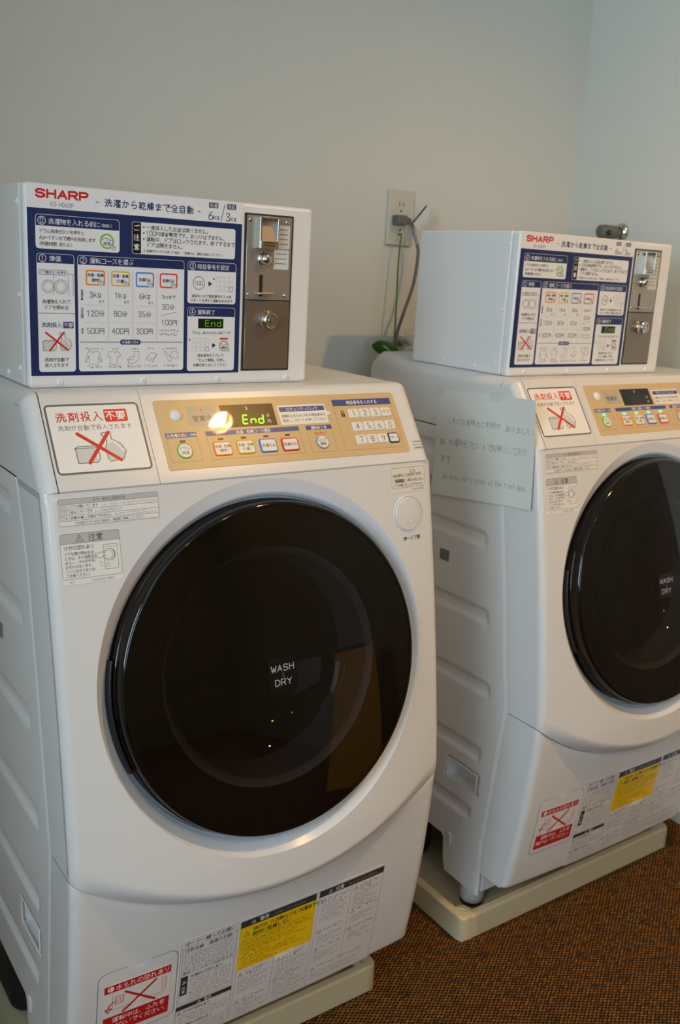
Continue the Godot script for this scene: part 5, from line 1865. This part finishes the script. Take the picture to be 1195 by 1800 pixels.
	for q in [[0.3535, 1.2812, 0.3778, 1.3136, 4], [0.3522, 1.2526, 0.3772, 1.2798, 3]]:
		s = Shape.new()
		s.plate(rounded(q[0], q[1], q[2], q[3], 0.0004, 2), Vector2((q[0] + q[2]) / 2, (q[1] + q[3]) / 2), on, 0.0027, 0.0001, Rect2(0, 0, 1, 1), 2)
		part("paper_slip", s, M.paper, upper, "small white paper slip")
		s = Shape.new()
		for i in q[4]:
			for j in 5:
				s.box(Vector3(q[0] + 0.003 + 0.0038 * j, q[3] - 0.0065 - 0.0066 * i, 0.0026), Vector3(q[0] + 0.0058 + 0.0038 * j, q[3] - 0.0052 - 0.0066 * i, 0.00285))
		part("slip_lettering", s, M.lead_grey, upper)
	s = Shape.new()
	s.lathe(Vector3(0.3439, 1.1807, 0.0028), Vector3(0, 0, 1), [Vector2(0.0130, 0.0), Vector2(0.0130, 0.0040), Vector2(0.0118, 0.0055), Vector2(0.0112, 0.0130), Vector2(0.0100, 0.0142), Vector2(0.0074, 0.0142), Vector2(0.0070, 0.0128), Vector2(0.0042, 0.0128), Vector2(0.0040, 0.0146), Vector2(0.0, 0.0148)], 44)
	part("lock", s, M.chrome, lower, "round chrome lock")
	# ---- the second box
	var second := o.duplicate() as Node3D
	second.name = numbered("coin_box")
	add_child(second)
	second.position = o.position + SECOND
	tag(second, "white coin box with blue price label on the machine with aqua lights", "coin box", "coin boxes on the washer-dryers")

func face_screw(parent: Node3D, at: Vector3, out: Vector3, r: float, m: Material) -> void:
	var s := Shape.new()
	s.lathe(at, out, [Vector2(r, -0.0003), Vector2(r * 0.97, 0.0007), Vector2(r * 0.72, 0.0019), Vector2(r * 0.42, 0.0024), Vector2(r * 0.40, 0.0012), Vector2(0.0, 0.0012)], 20)
	part("screw", s, m, parent)

# ---------------------------------------------------------------- drip pans
func build_pans() -> void:
	var x0 := -0.077
	var x1 := 0.563
	var z0 := -0.49
	var z1 := 0.100
	var o := thing("drip_pan", "cream plastic drip pan under the machine reading End", "drip pan", Vector3((x0 + x1) / 2, 0, (z0 + z1) / 2), "drip pans under the washer-dryers")
	var loops := []
	# outline inset, height
	for q in [[0.002, 0.0], [0.0, 0.003], [0.0, 0.049], [0.0015, 0.0525], [0.005, 0.054], [0.015, 0.054], [0.018, 0.0525], [0.020, 0.048], [0.024, 0.024], [0.027, 0.020]]:
		var row := PackedVector3Array()
		for p in rounded(x0 + q[0], z0 + q[0], x1 - q[0], z1 - q[0], 0.010, 6):
			row.append(Vector3(p.x, q[1], p.y))
		# loops need equal counts: take 120 points by angle step along the outline
		loops.append(even(row, 160))
	var s := Shape.new()
	s.sheet(loops.slice(0, 6), func(p): return p - Vector3((x0 + x1) / 2, 0, (z0 + z1) / 2) + Vector3(0, 0.2 if p.y > 0.05 else 0.0, 0), true)
	s.sheet(loops.slice(5), func(p): return Vector3((x0 + x1) / 2, 0.6, (z0 + z1) / 2) - p, true)
	var mid := Vector3((x0 + x1) / 2, 0.020, (z0 + z1) / 2)
	var low := Vector3(mid.x, 0.0, mid.z)
	for j in 160:
		s.tri(mid, loops[9][j], loops[9][(j + 1) % 160], Vector3.UP, Vector3.UP, Vector3.UP)
		s.tri(low, loops[0][j], loops[0][(j + 1) % 160], Vector3.DOWN, Vector3.DOWN, Vector3.DOWN)
	part("tray", s, M.pan_plastic, o)
	for c in [Vector2(x0 + 0.020, z0 + 0.020), Vector2(x1 - 0.020, z0 + 0.020), Vector2(x0 + 0.020, z1 - 0.020), Vector2(x1 - 0.020, z1 - 0.020)]:
		s = Shape.new()
		s.lathe(Vector3(c.x, 0.018, c.y), Vector3.UP, [Vector2(0.020, 0.0), Vector2(0.0195, 0.0345), Vector2(0.0180, 0.0362), Vector2(0.0090, 0.0365), Vector2(0.0080, 0.0345), Vector2(0.0, 0.0345)], 36)
		part("corner_post", s, M.pan_plastic, o)
	var second := o.duplicate() as Node3D
	second.name = numbered("drip_pan")
	add_child(second)
	second.position = o.position + Vector3(SECOND.x, 0, SECOND.z)
	tag(second, "cream plastic drip pan under the machine with aqua lights", "drip pan", "drip pans under the washer-dryers")

func even(loop: PackedVector3Array, count: int) -> PackedVector3Array:
	var total := 0.0
	for i in loop.size():
		total += loop[i].distance_to(loop[(i + 1) % loop.size()])
	var out := PackedVector3Array()
	var i := 0
	var done := 0.0
	for k in count:
		var want := total * k / count
		while i < loop.size() - 1 and done + loop[i].distance_to(loop[(i + 1) % loop.size()]) < want:
			done += loop[i].distance_to(loop[(i + 1) % loop.size()])
			i += 1
		var l := loop[i].distance_to(loop[(i + 1) % loop.size()])
		out.append(loop[i].lerp(loop[(i + 1) % loop.size()], clampf((want - done) / maxf(l, 1e-6), 0.0, 1.0)))
	return out

# ---------------------------------------------------------------- outlet, cords, taps
func build_services() -> void:
	var at := Vector3(0.9735, 1.3735, WALL_Z)
	var o := thing("wall_outlet", "cream wall outlet plate above the second machine", "outlet", at)
	var s := Shape.new()
	s.rbox(at + Vector3(0, 0, 0.004), Vector3(0.071, 0.118, 0.008), 0.003)
	var plate := part("cover_plate", s, M.outlet_plastic, o)
	for y in [0.022, -0.018]:
		s = Shape.new()
		s.rbox(at + Vector3(-0.001, y, 0.0082), Vector3(0.027, 0.032, 0.0014), 0.0006, 2)
		var socket := part("socket", s, M.outlet_plastic, o)
		s = Shape.new()
		for dx in [-0.0058, 0.0050]:
			s.box(at + Vector3(-0.001 + dx - 0.0009, y + 0.001, 0.0087), at + Vector3(-0.001 + dx + 0.0009, y + 0.010, 0.0091))
		s.lathe(at + Vector3(-0.0015, y - 0.0080, 0.0086), Vector3(0, 0, 1), [Vector2(0.0024, 0.0), Vector2(0.0024, 0.0005), Vector2(0, 0.0005)], 14)
		part("slots", s, M.dark_plastic, socket)
	s = Shape.new()
	s.rbox(at + Vector3(-0.006, -0.044, 0.0088), Vector3(0.012, 0.010, 0.002), 0.0008, 2)
	part("earth_terminal", s, M.outlet_plastic, plate)
	# the plug and its cord, with a paper tag folded over it
	o = thing("power_cord", "grey power cord plugged in and hanging behind the second machine", "cord", Vector3(0.955, 1.3665, -0.49))
	s = Shape.new()
	s.rbox(Vector3(0.9615, 1.3680, -0.4945), Vector3(0.026, 0.020, 0.025), 0.003, 3)
	s.rbox(Vector3(0.9800, 1.3670, -0.4940), Vector3(0.018, 0.014, 0.016), 0.005, 3)
	part("plug", s, M.lead_grey, o, "dark grey angled plug")
	s = Shape.new()
	s.tube([Vector3(0.986, 1.3668, -0.4935), Vector3(0.9905, 1.358, -0.486), Vector3(0.9905, 1.340, -0.478), Vector3(0.9935, 1.320, -0.470), Vector3(0.9955, 1.295, -0.466), Vector3(0.985, 1.233, -0.462), Vector3(0.9615, 1.171, -0.460), Vector3(0.942, 1.122, -0.455), Vector3(0.936, 1.075, -0.452), Vector3(0.940, 0.98, -0.452), Vector3(0.950, 0.90, -0.450)], 0.0036, 10, 6)
	part("cable", s, M.lead_grey, o)
	s = Shape.new()
	var rows := []
	for q in [[0.0, 0.0], [0.5, 0.004], [1.0, 0.0]]:
		var row := PackedVector3Array()
		for e in 5:
			var v := e / 4.0
			row.append(Vector3(0.9870, 1.3640, -0.482).lerp(Vector3(1.0120, 1.4010, -0.470), v) + Vector3(0.018 * q[0] * (1.0 - 0.5 * v), -0.022 * q[0], 0.006 * q[0] + q[1]))
		rows.append(row)
	s.sheet(rows, func(_p): return Vector3(-0.4, 0, 1))
	part("paper_tag", s, M.paper, o, "white paper tag with a dark edge")
	s = Shape.new()
	s.tube([Vector3(0.9868, 1.3640, -0.481), Vector3(1.0000, 1.3830, -0.475), Vector3(1.0125, 1.4015, -0.469)], 0.0017, 8, 4)
	part("tag_tie", s, M.dark_plastic, o, "black tie along the tag")
	s = Shape.new()
	s.tube([Vector3(0.9905, 1.350, -0.482), Vector3(0.9908, 1.338, -0.4765), Vector3(0.9945, 1.318, -0.469)], 0.0046, 10, 4)
	part("cable_wrap", s, M.clear_film, o, "clear film round the cord")
	# the green and yellow earth lead with its coil
	o = thing("earth_wire", "thin green earth wire hanging from the outlet to a small coil", "wire", Vector3(0.93, 1.10, -0.45))
	s = Shape.new()
	s.tube([Vector3(0.966, 1.337, -0.503), Vector3(0.9665, 1.339, -0.495), Vector3(0.964, 1.332, -0.489), Vector3(0.958, 1.310, -0.485), Vector3(0.9545, 1.256, -0.481), Vector3(0.9500, 1.158, -0.472), Vector3(0.9380, 1.092, -0.456), Vector3(0.937, 1.05, -0.45), Vector3(0.945, 0.95, -0.45)], 0.0020, 8, 6)
	part("lead", s, M.earth_green, o)
	for k in 8:
		s = Shape.new()
		var ring := []
		var tight: float = [1.0, 0.92, 0.8, 0.66, 0.52, 1.04, 0.86, 0.7][k]
		for i in 13:
			var a := TAU * i / 12
			ring.append(Vector3(0.9030 + 0.024 * tight * cos(a + 0.4), 1.0965 + 0.0008 * (k - 4) + 0.0130 * tight * sin(a) - 0.005 * cos(a), -0.438 + 0.012 * tight * sin(a + 1.0) + 0.0022 * (k - 4)))
		s.tube(ring, 0.0020, 8, 4)
		part("coil_turn", s, M.earth_green, o)
	# white water tap on the back wall
	o = thing("water_tap", "small white water tap on the wall behind the second coin box", "tap", Vector3(0.998, 1.10, WALL_Z))
	s = Shape.new()
	s.lathe(Vector3(0.9980, 1.108, WALL_Z), Vector3(0, 0, 1), [Vector2(0.016, 0.0), Vector2(0.015, 0.004), Vector2(0.009, 0.008), Vector2(0.008, 0.050)], 28)
	part("flange", s, M.chrome, o)
	s = Shape.new()
	s.tube([Vector3(0.9980, 1.112, -0.470), Vector3(0.9930, 1.111, -0.452), Vector3(0.9880, 1.100, -0.440), Vector3(0.9870, 1.04, -0.438), Vector3(0.9870, 0.95, -0.438)], 0.0130, 16, 6)
	part("elbow_pipe", s, M.pipe_white, o)
	s = Shape.new()
	s.rbox(Vector3(0.9690, 1.0925, -0.436), Vector3(0.030, 0.014, 0.012), 0.004, 3)
	part("tap_handle", s, M.pipe_white, o)
	# metal tap on the right wall
	o = thing("metal_tap", "grey metal tap with chrome flange on the right wall", "tap", Vector3(WALL_X, 1.376, -0.347))
	s = Shape.new()
	s.lathe(Vector3(WALL_X, 1.378, -0.347), Vector3(-1, 0, 0), [Vector2(0.021, 0.0), Vector2(0.0205, 0.005), Vector2(0.017, 0.010), Vector2(0.012, 0.012)], 36)
	part("flange", s, M.chrome, o)
	s = Shape.new()
	s.lathe(Vector3(WALL_X - 0.009, 1.376, -0.347), Vector3(-1, 0, -0.12), [Vector2(0.011, 0.0), Vector2(0.0115, 0.012), Vector2(0.0155, 0.018), Vector2(0.0165, 0.046), Vector2(0.0150, 0.060), Vector2(0.0110, 0.064), Vector2(0.0, 0.0645)], 32)
	var body := part("tap_body", s, M.lead_grey, o)
	s = Shape.new()
	s.lathe(Vector3(WALL_X - 0.058, 1.374, -0.3375), Vector3(0, 0, 1), [Vector2(0.0062, -0.008), Vector2(0.0062, 0.003), Vector2(0.0048, 0.0035), Vector2(0.0046, 0.001), Vector2(0.0, 0.001)], 20)
	part("outlet_hole", s, M.dark_plastic, body)

# ---------------------------------------------------------------- the note on the second machine's side
func build_note() -> void:
	var x := SECOND.x + CX - HW
	var o := thing("paper_note", "pale paper with pencilled Japanese and English writing taped to the second machine's side", "note", Vector3(x - 0.002, 0.95, -0.03))
	var s := Shape.new()
	var rows := []
	var uvs := []
	var tl := Vector2(1.0475, -0.164)
	var tr := Vector2(1.0600, 0.0915)
	var bl := Vector2(0.8420, -0.1595)
	var br := Vector2(0.8725, 0.1090)
	for i in 17:
		var row := PackedVector3Array()
		var line := PackedVector2Array()
		for j in 17:
			var u := j / 16.0
			var v := i / 16.0
			var p := tl.lerp(tr, u).lerp(bl.lerp(br, u), v)
			var off := 0.0014 + 0.0020 * sin(u * 5.0 + v * 2.0) * sin(v * 3.0) + 0.004 * smooth(0.8, 1.0, u) + 0.006 * smooth(0.7, 1.0, v) * (0.4 + 0.6 * (1.0 - u))
			row.append(Vector3(x - maxf(off, 0.0008), p.x, p.y))
			line.append(Vector2(u, v))
		rows.append(row)
		uvs.append(line)
	s.sheet(rows, func(_p): return Vector3(-1, 0, 0), false, uvs)
	part("sheet", s, M.note_print, o)
	for q in [[0.02, 0.02], [0.62, 0.015], [0.03, 0.96]]:
		s = Shape.new()
		var c := tl.lerp(tr, q[0]).lerp(bl.lerp(br, q[0]), q[1])
		s.flat(Vector3(x - 0.0062, c.x - 0.010, c.y - 0.016), Vector3(x - 0.0062, c.x - 0.008, c.y + 0.016), Vector3(x - 0.0058, c.x + 0.010, c.y + 0.016), Vector3(x - 0.0058, c.x + 0.008, c.y - 0.016), Vector3(-1, 0, 0))
		part("tape", s, M.clear_film, o, "clear tape")


# ---------------------------------------------------------------- the yellow folding sign that the first door mirrors
func build_sign() -> void:
	var o := thing("floor_sign", "yellow folding floor sign standing on the carpet by the panelled wall", "sign", Vector3(1.29, 0, 1.28))
	var turn := Basis(Vector3.UP, -2.4)
	for side in [-1.0, 1.0]:
		var s := Shape.new()
		var foot := Vector3(1.29, 0.0, 1.28) + turn * Vector3(0, 0, 0.11 * side)
		var head := Vector3(1.29, 0.60, 1.28) + turn * Vector3(0, 0, 0.012 * side)
		var across := turn * Vector3(1, 0, 0)
		var thick := (turn * Vector3(0, 0, 0.004 * side))
		var a := foot - across * 0.15
		var b := foot + across * 0.15
		var c := head + across * 0.11
		var d := head - across * 0.11
		s.flat(a + thick, b + thick, c + thick, d + thick, thick.normalized())
		s.flat(a - thick, b - thick, c - thick, d - thick, -thick.normalized())
		for q in [[a, b], [b, c], [c, d], [d, a]]:
			s.flat(q[0] + thick, q[1] + thick, q[1] - thick, q[0] - thick, (q[0] + q[1] - a - c).normalized())
		part("panel", s, M.sign_yellow, o)
	var h := Shape.new()
	h.tube([Vector3(1.29, 0.605, 1.28) - turn * Vector3(0.09, 0, 0), Vector3(1.29, 0.605, 1.28) + turn * Vector3(0.09, 0, 0)], 0.012, 12, 2)
	part("hinge", h, M.sign_ink, o)
